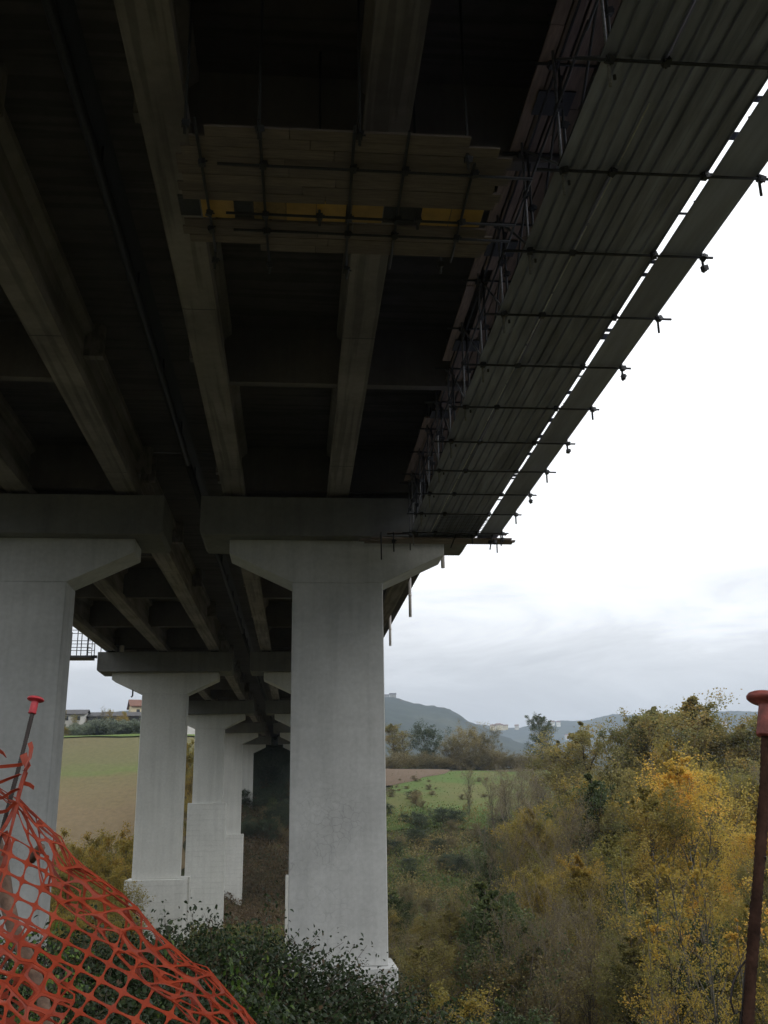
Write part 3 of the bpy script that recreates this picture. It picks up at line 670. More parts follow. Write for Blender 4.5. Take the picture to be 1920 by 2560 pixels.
def net_point(i, j, jit=1.0):
    v = np.array([1, i, j, i * j, i * i * .5, j * j * .5]) @ CO
    rg = random.Random(int(i * 131 + j * 977 + 5))
    v = v + np.array([rg.uniform(-2.2, 2.2), rg.uniform(-2.2, 2.2)]) * jit
    s = float((v - EP0) @ EN); a = float((v - EP0) @ ED)
    sag = 10 * math.sin(a * .021) + 7 * math.sin(a * .05 + 1) - 6
    s2 = s - sag; y = net_depth(v) + .02 * math.sin(i * 1.1) * math.cos(j * .8)
    if s2 > -110:                                                          # slack near the edge: cells pull out of shape
        q = (s2 + 110) / 110; q = min(q, 1.6)
        v = v + ED * (rg.uniform(-9, 9) * q + 16 * q * math.sin(i * .9 + j * .5)) + EN * rg.uniform(-7, 7) * q; y += rg.uniform(-.02, .02) * q
        s = float((v - EP0) @ EN); s2 = s - sag
    if s2 > 0:                                                             # folded back over the edge
        v = v - EN * (s2 * 2.05) + ED * (s2 * .6); y += .035 + s2 * .0006
    return v, y, s2
def cell(mb, c, mu, mv, n=12):
    """one mesh cell: four 3-D corners, a rounded hole inside"""
    P00, P10, P11, P01 = c
    def B(u, v): return P00 * ((1 - u) * (1 - v)) + P10 * (u * (1 - v)) + P11 * (u * v) + P01 * ((1 - u) * v)
    out, inn = [], []
    for k in range(16):
        t = 2 * math.pi * (k + .5) / 16 - math.pi / 16
        t = 2 * math.pi * k / 16
        cx, cy = math.cos(t), math.sin(t); m = max(abs(cx), abs(cy))
        out.append((.5 + .5 * cx / m, .5 + .5 * cy / m))
        p = 4.5; r = (abs(cx) ** p + abs(cy) ** p) ** (-1 / p)
        inn.append((.5 + (.5 - mu) * cx * r, .5 + (.5 - mv) * cy * r))
    vs = [B(*q) for q in out] + [B(*q) for q in inn]
    mb.add(vs, [(k, (k + 1) % 16, 16 + (k + 1) % 16, 16 + k) for k in range(16)])
net = thing('barrier_net', 'torn orange plastic mesh barrier sagging from the capped rebar', 'safety net', tuple(at(60, 2000, 3.42)))
main, fold = MB(), MB()
for i in range(-7, 22):
    for j in range(-8, 20):
        q = [net_point(i + a, j + b) for a, b in ((0, 0), (1, 0), (1, 1), (0, 1))]
        s = [k[2] for k in q]; px = [k[0] for k in q]
        if max(s) > -48: continue
        cx = sum(p[0] for p in px) / 4; cy = sum(p[1] for p in px) / 4
        if not (-70 < cx < 760 and cy < 2680): continue
        if cx < 86 - (cy - 1781) * .268 - 14 and cy < 2150: continue          # nothing of the sheet left of the rebar up here
        if max((np.array(p) - EP0) @ ED for p in px) < 0: continue
        c = [Vector(at(k[0][0], k[0][1], k[1])) for k in q]
        cell(fold if max(s) > 0 else main, c, .03 + R.uniform(0, .018), .058 + R.uniform(-.01, .02))
for L, (sk, off, dep, rows) in enumerate(((34, 0, -.012, 3), (-30, 25, .035, 3))):        # slack border, two layers of pulled-out cells
    def bp(a, b):
        rg = random.Random(a * 97 + b * 13 + L * 1000); u = a * 61 + b * sk + off + rg.uniform(-8, 8)
        k = max(.12, min(1, (u + 40) / 240)); q = -112 + b * (112 / rows) + (rg.uniform(-7, 7) if 0 < b < rows else rg.uniform(-3, 3))
        p = EP0 + ED * u + EN * (q * k + (10 * math.sin(u * .021) + 7 * math.sin(u * .05 + 1) - 6) * (1 if L == 0 else .6))
        return Vector(at(p[0], p[1], net_depth(p) + dep + rg.uniform(-.02, .02)))
    for a in range(-1, 15):
        for b in range(rows):
            cell(fold, [bp(a, b), bp(a + 1, b), bp(a + 1, b + 1), bp(a, b + 1)], .04 + R.uniform(0, .025), .075 + R.uniform(0, .035))
o = part('mesh_sheet', main, m_net, net); sm = o.modifiers.new('thickness', 'SOLIDIFY'); sm.thickness = .0022
o = part('folded_edge', fold, m_net, net); sm = o.modifiers.new('thickness', 'SOLIDIFY'); sm.thickness = .0022
# bunched second layer low on the left
low = MB()
th = rad(28)
for i in range(-3, 5):
    for j in range(-2, 8):
        c = []
        for a, b in ((0, 0), (1, 0), (1, 1), (0, 1)):
            u, v = (i + a) * 44, (j + b) * 40
            rg = random.Random(int((i + a) * 57 + (j + b) * 311)); u += rg.uniform(-13, 13); v += rg.uniform(-13, 13)
            p = (20 + u * math.cos(th) - v * math.sin(th), 2340 + u * math.sin(th) + v * math.cos(th)); c.append(Vector(at(p[0], p[1], net_depth(p) - .06 + rg.uniform(-.02, .02)))); 
        if p[0] > 40 + (p[1] - 2340) * .55 + 30 or p[1] < 2290 + abs(p[0]) * .3: continue
        cell(low, c, .1, .14)
o = part('bunched_layer', low, m_net, net); sm = o.modifiers.new('thickness', 'SOLIDIFY'); sm.thickness = .0022
def ribbon(mb, pts, w, tw=0.0):
    pts = [Vector(p) for p in pts]; vs = []
    for k, p in enumerate(pts):
        d = (pts[min(k + 1, len(pts) - 1)] - pts[max(k - 1, 0)]).normalized(); s_ = d.cross(Vector((0, 1, 0)))
        s_ = s_.normalized() if s_.length > .01 else Vector((1, 0, 0))
        s_ = Matrix.Rotation(tw * k, 3, d) @ s_; vs += [p + s_ * w[k] * .5, p - s_ * w[k] * .5]
    mb.add(vs, [(2 * k, 2 * k + 1, 2 * k + 3, 2 * k + 2) for k in range(len(pts) - 1)])
for pl_, w, tw in ((((-60, 1922), (0, 1917), (35, 1914), (56, 1911)), .011, .15), (((-50, 1962), (0, 1956), (28, 1945), (52, 1936)), .010, .4), (((-40, 2005), (8, 1994), (28, 1980), (48, 1972)), .010, .3),
                   (((-40, 2034), (6, 2030), (18, 2026), (40, 2005)), .011, .2), (((-30, 1868), (0, 1878), (8, 1884), (14, 1892)), .012, .4),
                   (((74, 1856), (78, 1870), (74, 1895), (66, 1908), (60, 1925)), .016, .35), (((58, 1885), (63, 1902), (70, 1918), (62, 1925)), .024, .3),
                   (((64, 1930), (52, 1965), (46, 1990), (40, 2020), (30, 2060), (18, 2110)), .016, .2), (((60, 1958), (74, 1962), (84, 1970)), .013, .3),
                   (((70, 1905), (56, 1950), (50, 1980), (36, 2040), (24, 2085), (6, 2140)), .012, .5), (((44, 1995), (58, 2010), (75, 2028), (92, 2044)), .009, .1),
                   (((10, 2080), (22, 2110), (10, 2160), (-10, 2200)), .022, .3), (((48, 2000), (30, 2032), (14, 2062), (-4, 2090)), .014, .2)):
    mb = MB(); pts = [at(x, y, 3.40 - .01 * k + (.02 if x < 0 else 0)) for k, (x, y) in enumerate(pl_)]
    ribbon(mb, pts, [w] * len(pts), tw); o = part('strand', mb, m_net, net); sm = o.modifiers.new('thickness', 'SOLIDIFY'); sm.thickness = .002
# frayed cords along the free edge
for k in range(4):
    mb = MB(); pts = []; w = []
    o1, o2 = R.uniform(-16, 8), R.uniform(-16, 8)
    for q in range(12):
        a = 70 + (q / 11) * 770; p = EP0 + ED * a + EN * (10 * math.sin(a * .021) + 7 * math.sin(a * .05 + 1) - 12 + o1 + (o2 - o1) * q / 11 + 7 * math.sin(q * 1.3 + k)); pts.append(at(p[0], p[1], net_depth(p) + R.uniform(-.015, .02))); w.append(R.uniform(.003, .007))
    ribbon(mb, pts, w, .25); o = part('strand', mb, m_net, net); sm = o.modifiers.new('thickness', 'SOLIDIFY'); sm.thickness = .002

# ------------------------------------------------------------------ trees
def tree_meshes(name, seed, H, lo, spread, prof, nb, nleaf, leaf, leafm, barkm, up=0.9, nsub=5, ntwig=4, jit=.25, trunk_r=.012, multi=1, elong=1.4):
    rg = random.Random(seed); nr = np.random.default_rng(seed)
    tr = MB(); tw = MB(); ends_ = []
    for s in range(multi):
        lean = Vector((rg.uniform(-.12, .12), rg.uniform(-.12, .12), 0)) * (1.6 if multi > 1 else .7)
        off = Vector((rg.uniform(-.4, .4), rg.uniform(-.4, .4), 0)) if multi > 1 else Vector((0, 0, 0))
        hs = H * (1 if s == 0 else rg.uniform(.7, .95)); n = 9; tp = []; w = Vector((0, 0, 0))
        for k in range(n):
            w = w + Vector((rg.uniform(-1, 1), rg.uniform(-1, 1), 0)) * H * .008
            f = k / (n - 1); tp.append(off + lean * hs * f + w + Vector((0, 0, hs * f - .3 * (k == 0))))
        r0 = H * trunk_r / (1 if multi == 1 else 1.3)
        tr.tube(tp, [r0 * (1 - .93 * k / (n - 1)) + .006 for k in range(n)], 7)
        for b in range(nb // multi):
            t = lo + (1 - lo) * (b + rg.random()) / (nb / multi); t = min(t, .985)
            q = t * (n - 1); k0 = int(q); base = tp[k0].lerp(tp[min(k0 + 1, n - 1)], q - k0)
            L = spread * H * prof((t - lo) / (1 - lo)) * rg.uniform(.65, 1.15); az = b * 2.4 + rg.uniform(-.6, .6)
            u = up + rg.uniform(-.25, .25); d = Vector((math.cos(az) * math.cos(u), math.sin(az) * math.cos(u), math.sin(u)))
            p = base; bp = [p]; dd = d.copy()
            for k in range(4):
                dd = (dd + Vector((rg.uniform(-.2, .2), rg.uniform(-.2, .2), .10 + rg.uniform(-.12, .12)))).normalized(); p = p + dd * L / 4; bp.append(p)
            rb = r0 * (1 - t) * .5 + .014
            tr.tube(bp, [rb, rb * .75, rb * .55, rb * .35, .006], 5)
            for s2 in range(nsub):
                f = rg.uniform(.25, 1); q = f * 4; k0 = min(int(q), 3); sb = bp[k0].lerp(bp[k0 + 1], q - k0)
                sdv = (dd + Vector((rg.uniform(-1, 1), rg.uniform(-1, 1), rg.uniform(-.5, .8)))).normalized(); sl = L * rg.uniform(.2, .45)
                m1 = sb + sdv * sl * .5 + Vector((0, 0, sl * .05)); e1 = sb + sdv * sl + Vector((0, 0, sl * .15))
                tw.tube([sb, m1, e1], [.012, .009, .005], 3, False); ends_ += [(m1, sl), (e1, sl)]
                for t2 in range(ntwig):
                    a = m1.lerp(e1, rg.random()); e2 = a + (sdv + Vector((rg.uniform(-1, 1), rg.uniform(-1, 1), rg.uniform(-.3, 1.0)))).normalized() * sl * rg.uniform(.25, .6)
                    tw.tube([a, e2], [.007, .004], 3, False); ends_ += [(e2, sl * .6), (a.lerp(e2, .5), sl * .6)]
    E = np.array([tuple(p) for p, _ in ends_]); SL = np.array([l for _, l in ends_])
    pick = nr.integers(0, len(E), nleaf)
    C = E[pick] + np.clip(nr.normal(size=(nleaf, 3)), -1.3, 1.3) * (np.minimum(SL[pick, None], 1.1) * jit)
    V1, T1 = mb_tris(tw)
    V2, T2 = quads('x', C, nr.uniform(.6, 1.3, nleaf) * leaf, None, elong, .4, nr)
    Vc = np.concatenate([V1, V2]); Tc = np.concatenate([T1, T2 + len(V1)])
    mi = np.concatenate([np.zeros(len(T1) // 3), np.ones(len(T2) // 3)])
    return tr.mesh(name + '_trunk', barkm, smooth=True), tri_mesh(name + '_crown', Vc, Tc, [m_twig, leafm], mi)
ov = lambda t: max(.12, math.sin(min(1, t * .95 + .12) * math.pi) ** .7)
con = lambda t: max(.1, (1 - t) ** .8 * .95 + .1) if t > .12 else .6 + t * 3
colm = lambda t: max(.15, min(1, (1.02 - t) * 2.2)) * (.55 + .45 * min(1, t * 4))
rnd = lambda t: max(.15, math.sqrt(max(0, 1 - (2 * t - .9) ** 2)))
fan = lambda t: .55 + .45 * t if t < .8 else .9 - (t - .8) * 2
K = {}
def kind(key, n, **kw):
    K[key] = []
    for s in range(n):
        a, b = tree_meshes(key, 100 + 17 * len(K) + s, **kw)
        z = np.empty(len(b.vertices) * 3, np.float32); b.vertices.foreach_get('co', z)
        K[key].append((a, b, float(np.percentile(z[2::3], 99.85))))
kind('golden_poplar', 2, H=16, lo=.16, spread=.27, prof=colm, nb=46, nleaf=24000, leaf=.082, leafm=L_gold, barkm=m_bark_pale, up=1.0, nsub=6, ntwig=4, jit=.30)
kind('yellow_tree', 2, H=14, lo=.15, spread=.28, prof=ov, nb=42, nleaf=20000, leaf=.08, leafm=L_yolive, barkm=m_bark, up=.9, nsub=6, ntwig=4, jit=.30)
kind('olive_tree', 3, H=15, lo=.2, spread=.27, prof=ov, nb=42, nleaf=19000, leaf=.088, leafm=L_olive, barkm=m_bark, up=.85, nsub=6, ntwig=4, jit=.30)
kind('rusty_poplar', 2, H=18, lo=.2, spread=.27, prof=colm, nb=48, nleaf=20000, leaf=.115, leafm=L_rust, barkm=m_bark, up=1.05, nsub=6, ntwig=4, jit=.28)
kind('bare_tree', 3, H=12, lo=.12, spread=.36, prof=fan, nb=34, nleaf=6500, leaf=.06, leafm=L_brown, barkm=m_bark, up=1.1, nsub=8, ntwig=7, jit=.30, multi=2)
kind('scrub_tree', 2, H=8, lo=.06, spread=.36, prof=ov, nb=34, nleaf=14000, leaf=.062, leafm=L_brown, barkm=m_bark, up=.95, nsub=7, ntwig=5, jit=.30, multi=3)
kind('green_tree', 2, H=10, lo=.08, spread=.30, prof=ov, nb=38, nleaf=17000, leaf=.085, leafm=L_green, barkm=m_bark, up=.7, nsub=6, ntwig=3, jit=.32)
kind('sapling', 2, H=11, lo=.25, spread=.16, prof=ov, nb=20, nleaf=2200, leaf=.06, leafm=L_gold, barkm=m_bark_pale, up=1.1, nsub=4, ntwig=3, jit=.35, trunk_r=.006)
kind('round_tree', 2, H=9, lo=.03, spread=.8, prof=rnd, nb=40, nleaf=13000, leaf=.16, leafm=L_brown, barkm=m_bark, up=.7, nsub=6, ntwig=3, jit=.32, multi=2)
kind('dark_tree', 2, H=9, lo=.04, spread=.55, prof=rnd, nb=36, nleaf=12000, leaf=.15, leafm=L_dark, barkm=m_bark, up=.6, nsub=6, ntwig=3, jit=.35)
kind('grey_bush', 2, H=5, lo=.02, spread=.6, prof=rnd, nb=34, nleaf=5000, leaf=.20, leafm=L_grey, barkm=m_bark, up=.8, nsub=6, ntwig=3, jit=.4, multi=3)
kind('autumn_shrub', 2, H=7, lo=.05, spread=.42, prof=ov, nb=34, nleaf=15000, leaf=.075, leafm=L_yolive, barkm=m_bark, up=1.0, nsub=6, ntwig=4, jit=.32, multi=3)
HB = {'golden_poplar': 16, 'yellow_tree': 14, 'olive_tree': 15, 'rusty_poplar': 18, 'bare_tree': 12, 'scrub_tree': 8, 'green_tree': 10, 'sapling': 11, 'round_tree': 9, 'dark_tree': 9, 'grey_bush': 5, 'autumn_shrub': 7}
def plant(key, x, y, top=None, H=None, label=None, group=None, wide=1.0, cat='tree', z=None, lean=0.0):
    g = height(x, y) if z is None else z
    h = H if H else top - g
    me = R.choice(K[key]); s = h / me[2]
    o = thing(key, label, cat, (x, y, g - .1 - (.16 * h if cat == 'bush' else 0)), group)
    o.rotation_euler = (lean * R.uniform(-1, 1), lean, R.uniform(0, 6.28)); o.scale = (s * wide, s * wide, s)
    a = bpy.data.objects.new('trunk', me[0]); b = bpy.data.objects.new('crown', me[1])
    for q in (a, b): COL.objects.link(q); q.parent = o
    return o
def pt(px, py, Y):
    v = at(px, py, Y); return v.x, Y, v.z
# landmark trees of the wood on the right: (kind, x of crown in the photo, top y, distance, width, label)
for key, px, py, Y, w, lab in (
    ('golden_poplar', 1725, 1882, 60, 1.35, 'big golden yellow poplar, brightest crown of the wood on the right'),
    ('yellow_tree', 1640, 1960, 57, 1.25, 'olive yellow tree overlapping the brightest crown on its left'),
    ('golden_poplar', 1850, 2040, 48, 1.1, 'golden orange poplar just left of the thick rebar'),
    ('golden_poplar', 1960, 2000, 50, 1.1, 'golden tree showing to the right of the thick rebar'),
    ('yellow_tree', 1560, 2080, 55, 1.2, 'yellow olive tree standing left of the golden poplars'),
    ('yellow_tree', 1450, 2130, 50, 1.1, 'dull yellow tree in front of the tall bare tree'),
    ('rusty_poplar', 1700, 1738, 105, 1.35, 'tallest tree of the wood, leafy tips against the sky above the golden poplar'),
    ('rusty_poplar', 1630, 1762, 108, 1.2, 'tall rust tinged poplar, left of the tallest treetop'),
    ('rusty_poplar', 1770, 1790, 102, 1.3, 'rust orange poplar on the right of the tallest treetop'),
    ('rusty_poplar', 1815, 1810, 98, 1.2, 'rust orange poplar below the white far house'),
    ('rusty_poplar', 1560, 1785, 112, 1.2, 'olive poplar with thin top left of the taller poplars'),
    ('rusty_poplar', 1878, 1778, 95, 1.1, 'slim green poplar top beside the red rebar cap'),
    ('olive_tree', 1495, 1800, 118, 1.35, 'round dark olive treetop in front of the far ridge'),
    ('olive_tree', 1540, 1850, 110, 1.3, 'olive tree just right of the round dark treetop'),
    ('olive_tree', 1430, 1850, 122, 1.2, 'brownish olive tree at the left shoulder of the wood'),
    ('olive_tree', 1860, 1860, 88, 1.3, 'olive tree behind the thick rebar'),
    ('bare_tree', 1375, 1935, 62, 1.0, 'tall bare forked tree in the middle of the wood'),
    ('bare_tree', 1290, 1985, 64, .9, 'tall bare tree left of the forked one'),
    ('bare_tree', 1480, 1960, 66, 1.0, 'bare tree with ivied trunk right of the forked one'),
    ('bare_tree', 1345, 2220, 42, .9, 'fan shaped bare shrub tree low in the wood'),
    ('green_tree', 1525, 2160, 52, .6, 'narrow ivy covered dark tree below the yellow olive tree'),
    ('green_tree', 1185, 2190, 60, .8, 'dark green ivied tree among brown scrub right of the pier'),
    ('green_tree', 1215, 2280, 52, .7, 'dark ivied stump of a tree below the taller ivied one'),
):
    x, y, z = pt(px, py, Y); plant(key, x, y, top=z, label=lab, group='trees of the autumn wood', wide=w)
LIM = [(0.08, -.06), (.12, -.055), (.15, -.045), (.18, -.025), (.21, .0), (.24, .03), (.27, .055), (.31, .075), (.36, .085), (.42, .09), (.5, .08)]
LABS = {'bare_tree': 'leafless brown tree crowded in the autumn wood', 'olive_tree': 'olive brown tree crowded in the autumn wood', 'yellow_tree': 'yellowish tree crowded in the autumn wood', 'scrub_tree': 'low brown scrub tree in the valley right of the pier',
        'green_tree': 'dark green tree crowded in the autumn wood', 'sapling': 'thin pale stemmed sapling with few yellow leaves', 'rusty_poplar': 'rust brown poplar crowded in the autumn wood'}
n_ = 0
for k in range(1200):
    if n_ >= 125: break
    Y = 36 + 95 * R.random() ** 1.2; r_ = R.uniform(.085, .5); x = r_ * Y
    g = height(x, Y); lim = float(np.interp(r_, [a for a, _ in LIM], [b for _, b in LIM]))
    top = (lim - R.uniform(.0, .06) - (.035 if Y < 55 else 0)) * Y
    if Y < 66: top = min(top, ((-.075 if .33 < r_ < .47 else -.02) - R.uniform(0, .06)) * Y)
    h = top - g
    if h < 3.2: continue
    h = min(h, R.uniform(14, 19))
    u = R.random()
    if r_ < .2: key = 'scrub_tree' if u < .45 else 'bare_tree' if u < .68 else 'green_tree' if u < .82 else 'olive_tree'
    elif r_ < .3: key = 'bare_tree' if u < .30 else 'olive_tree' if u < .55 else 'yellow_tree' if u < .84 else 'scrub_tree' if u < .94 else 'green_tree'
    else: key = 'olive_tree' if u < .34 else 'yellow_tree' if u < .58 else 'bare_tree' if u < .76 else 'rusty_poplar' if u < .9 else 'green_tree'
    if key == 'scrub_tree' : h = min(h, 9.5)
    zone = ('beside the cracked pier' if r_ < .14 else 'between pier and meadow bank' if r_ < .2 else 'left of the forked bare tree' if r_ < .26 else 'around the forked bare tree' if r_ < .32 else 'around the golden poplars' if r_ < .42 else 'by the thick rebar')
    row = 'front rows' if Y < 56 else 'middle rows' if Y < 86 else 'back rows'
    plant(key, x, Y, H=h, label=LABS[key].replace(' crowded in the autumn wood', '').replace(' in the valley right of the pier', '') + f' {zone}, {row} of the wood', group=key.replace('_', ' ') + 's in the wood', wide=R.uniform(.85, 1.2) * (1.15 if h < 8 else 1)); n_ += 1
for k in range(17):                                    # pale leaning saplings low on the right
    Y = R.uniform(26, 42); r_ = R.uniform(.30, .50); x = r_ * Y; g = height(x, Y)
    plant('sapling', x, Y, H=min(R.uniform(7, 12), (-.035 * Y) - g), label=LABS['sapling'] + (' left of the golden poplars' if r_ < .36 else ' under the golden poplars' if r_ < .42 else ' by the thick rebar') + (', near' if Y < 33 else ', farther back'), group='saplings in the wood', wide=R.uniform(.8, 1.3), lean=R.uniform(-.07, .03))
for k in range(22):                                    # low shrubs at the near foot of the wood
    Y = R.uniform(22, 40); r_ = R.uniform(.14, .5); x = r_ * Y; g = height(x, Y)
    h = min(R.uniform(2.5, 5), -.115 * Y - g)
    if h < 1.2: continue
    key = R.choice(('scrub_tree', 'scrub_tree', 'autumn_shrub', 'green_tree'))
    plant(key, x, Y, H=h, label={'scrub_tree': 'low brown scrub at the near foot of the wood', 'autumn_shrub': 'low yellow green shrub at the near foot of the wood', 'green_tree': 'small dark green shrub at the near foot of the wood'}[key], group='shrubs at the foot of the wood', wide=1.4, cat='shrub')
# trees on the ridge behind the meadow
for key, px, py, Y, w, lab in (
    ('rusty_poplar', 985, 1808, 275, 1.4, 'brown hedge tree beside the pier edge, behind the ploughed field'),
    ('olive_tree', 1015, 1825, 272, 1.5, 'olive hedge tree left of the dark green ridge tree'),
    ('dark_tree', 1065, 1800, 270, 1.0, 'dark green spreading tree on the ridge behind the ploughed field'),
    ('round_tree', 1170, 1800, 262, 1.0, 'big round brown tree on the ridge'),
    ('round_tree', 1215, 1814, 265, .9, 'smaller round brown tree touching the big round one'),
    ('round_tree', 1132, 1826, 266, .8, 'low brown bush left of the big round tree'),
    ('green_tree', 1350, 1782, 250, 1.15, 'pointed grey green tree standing alone right of the round ones'),
    ('bare_tree', 1362, 1785, 252, .7, 'bare branches rising out of the pointed green tree'),
    ('olive_tree', 1440, 1855, 200, 1.2, 'hazy olive tree behind the shoulder of the wood'),
    ('bare_tree', 1410, 1870, 190, 1.2, 'thin reddish bare tree below the pointed tree'),
    ('bare_tree', 1330, 1905, 190, 1.3, 'reddish bare thicket tree at the right end of the meadow'),
    ('bare_tree', 1380, 1915, 175, 1.3, 'reddish bare tree at the near right corner of the meadow'),
    ('bare_tree', 1460, 1905, 165, 1.3, 'reddish bare tree deep behind the forked one'),
    ('bare_tree', 1245, 1905, 182, .9, 'small bare tree standing in the meadow'),
    ('bare_tree', 1165, 1900, 178, .9, 'small leafy tree in the meadow below the round trees'),
):
    x, y, z = pt(px, py, Y); plant(key, x, y, top=z, label=lab, group='trees on the far ridge', wide=w * 1.2)
for k in range(34):
    px = 968 + k * 13.5 + R.uniform(-8, 8); x, y, z = pt(px, 1872 + R.uniform(-12, 10), 262 + R.uniform(-4, 8)); g = height(x, y)
    plant('round_tree', x, y, H=max(2.5, z - g), label='low brown hedge bush along the top of the meadow', group='hedge bushes behind the meadow', wide=1.9, cat='bush')
# dark bramble mounds on the far bank, left side of the meadow
for k in range(34):
    px = R.uniform(965, 1290); py = R.uniform(1965, 2190)
    if px > 1120 and py < 2040: continue
    d = at(px, py, 1.0); y = 110.0
    while y < 210 and d.z * y > height(d.x * y, y) + 1.2: y += 1.0
    x = d.x * y
    key = 'dark_tree' if R.random() < .6 else 'scrub_tree'
    plant(key, x, y, H=R.uniform(2.2, 4.2), label='dark bramble mound on the bank below the meadow' if key == 'dark_tree' else 'brown scrub clump on the bank below the meadow', group='scrub on the bank below the meadow', wide=1.7, cat='bush')
for k in range(18):
    px = R.uniform(965, 1110) if k < 14 else R.uniform(1110, 1260); py = R.uniform(1945, 2000)
    d = at(px, py, 1.0); y = 150.0
    while y < 235 and d.z * y > height(d.x * y, y) + .5: y += 1.0
    plant('scrub_tree', d.x * y, y, H=R.uniform(.9, 2.0), label='low brown scrub clump straggling over the meadow edge', group='scrub on the meadow', wide=R.uniform(2.0, 3.6), cat='bush')
for k in range(12):
    px = 1235 + k * 16 + R.uniform(-8, 8); Y = R.uniform(140, 172); x, y, z = pt(px, 1895 + R.uniform(-15, 35), Y)
    plant('bare_tree', x, y, top=z, label='reddish bare twiggy tree veiling the right end of the meadow', group='bare trees at the meadow end', wide=1.25)
# left: orange shrubs below the field, olive hedge and trees on top
for px, py, Y, w in ((150, 2085, 88, 1.0), (185, 2120, 84, 1.1), (225, 2095, 90, 1.1), (262, 2110, 86, 1.0), (300, 2070, 95, 1.2), (330, 2100, 92, 1.1), (170, 2190, 70, 1.2), (235, 2200, 72, 1.1), (290, 2190, 68, 1.2), (110, 2150, 72, 1.2), (200, 2250, 60, 1.2), (310, 2270, 55, 1.2), (140, 2260, 52, 1.1)):
    x, y, z = pt(px, py, Y); u = 'autumn_shrub' if (px // 10) % 3 else 'olive_tree'
    plant('autumn_shrub', x, y, top=z + .4, label='orange and olive shrub between the left piers below the field', group='shrubs below the stubble field', wide=w, cat='shrub')
for k in range(22):
    px = 145 + k * 10 + R.uniform(-4, 4); x, y, z = pt(px, 1792 + R.uniform(-6, 9) + (14 if k < 5 else 0), 262 + R.uniform(-3, 6)); g = height(x, y)
    key = 'autumn_shrub' if k in (1, 2, 4) else 'grey_bush'
    plant(key, x, y, H=max(3, z - g), label='yellowish bush at the left end of the grey hedge' if key == 'autumn_shrub' else 'grey green bush of the hedge along the top of the field', group='hedge along the stubble field', wide=1.5, cat='bush')
for px, py, Y, w, key, lab in ((258, 1762, 285, .8, 'bare_tree', 'wispy tree above the long shed'), (272, 1770, 286, .7, 'olive_tree', 'leaning leafy tree above the long shed'), (190, 1783, 290, 1.0, 'olive_tree', 'tree top beside the white house on the left'), (310, 1778, 292, .9, 'autumn_shrub', 'yellow green tree left of the cream house'), (160, 1770, 290, .8, 'olive_tree', 'tree half hidden by the large left pier'), (225, 1790, 295, 1.3, 'round_tree', 'dark tree between white house and long shed'), (240, 1792, 300, 1.4, 'dark_tree', 'low dark tree behind the long shed')):
    x, y, z = pt(px, py, Y); plant(key, x, y, top=z, label=lab, group='trees by the houses on the left', wide=w)
# yellow shrubs between second and third left piers
for px, py, Y in ((478, 1850, 190), (474, 1920, 185), (470, 1990, 170)):
    x, y, z = pt(px, py, Y); plant('autumn_shrub', x, y, top=z, label='yellow green shrub glimpsed between the second and third left piers', group='shrubs seen between left piers', wide=.9, cat='shrub')
# dark bushes and bracken under the far spans
for k in range(74):
    px = R.uniform(600, 735); py = R.uniform(1885, 2100) ; Y0 = 158.0
    d = at(px, py, 1.0); y = Y0
    while y < 236 and d.z * y > height(d.x * y, y) + .8: y += 1.0
    if y >= 236: y = 234 + R.uniform(-6, 0)
    x = d.x * y
    key = 'dark_tree' if py < 2020 else R.choice(('scrub_tree', 'dark_tree', 'green_tree'))
    plant(key, x, y, H=R.uniform(2.0, 4.5) if py > 1980 else R.uniform(4, 8), label={'dark_tree': 'dark green bush on the shaded slope under the far spans', 'scrub_tree': 'brown bush on the slope under the far spans', 'green_tree': 'leafy green bush on the slope under the far spans'}[key], group='bushes under the far spans', wide=1.3, cat='bush')

# ------------------------------------------------------------------ ground cover nobody could count
def scatter(name, n, fn, size, mat, lift, elong=2.0, seed=3):
    nr = np.random.default_rng(seed); C = []; rr = random.Random(seed)
    while len(C) < n:
        q = fn(rr)
        if q is None: continue
        x, y = q; C.append((x, y, height(x, y) + lift * rr.random() ** 1.5))
    V, T = quads(name, np.array(C), nr.uniform(.5, 1.4, n) * size, None, elong, -.7, nr)
    return tag(link(name, tri_mesh(name, V, T, mat)), kind='stuff')
def polar(y0, y1, r0, r1, pw=1.0):
    def f(rr):
        y = y0 + (y1 - y0) * rr.random() ** pw; return rr.uniform(r0, r1) * y, y
    return f
scatter('undergrowth', 90000, polar(20, 135, .06, .56), .19, L_mix, 2.2, 1.6, 11)
scatter('scrub_cover', 70000, polar(120, 182, .03, .36), .20, L_mix, 1.6, 1.6, 12)
scatter('bracken', 50000, polar(118, 232, -.075, .03), .21, L_bracken, 1.1, 1.7, 13)
scatter('weeds', 22000, polar(30, 128, -.30, .06), .22, L_mix, 1.3, 1.7, 14)
scatter('meadow_grass', 12000, lambda rr: (rr.uniform(12, 62), rr.uniform(172, 238)), .22, L_grass, .30, 1.8, 15)

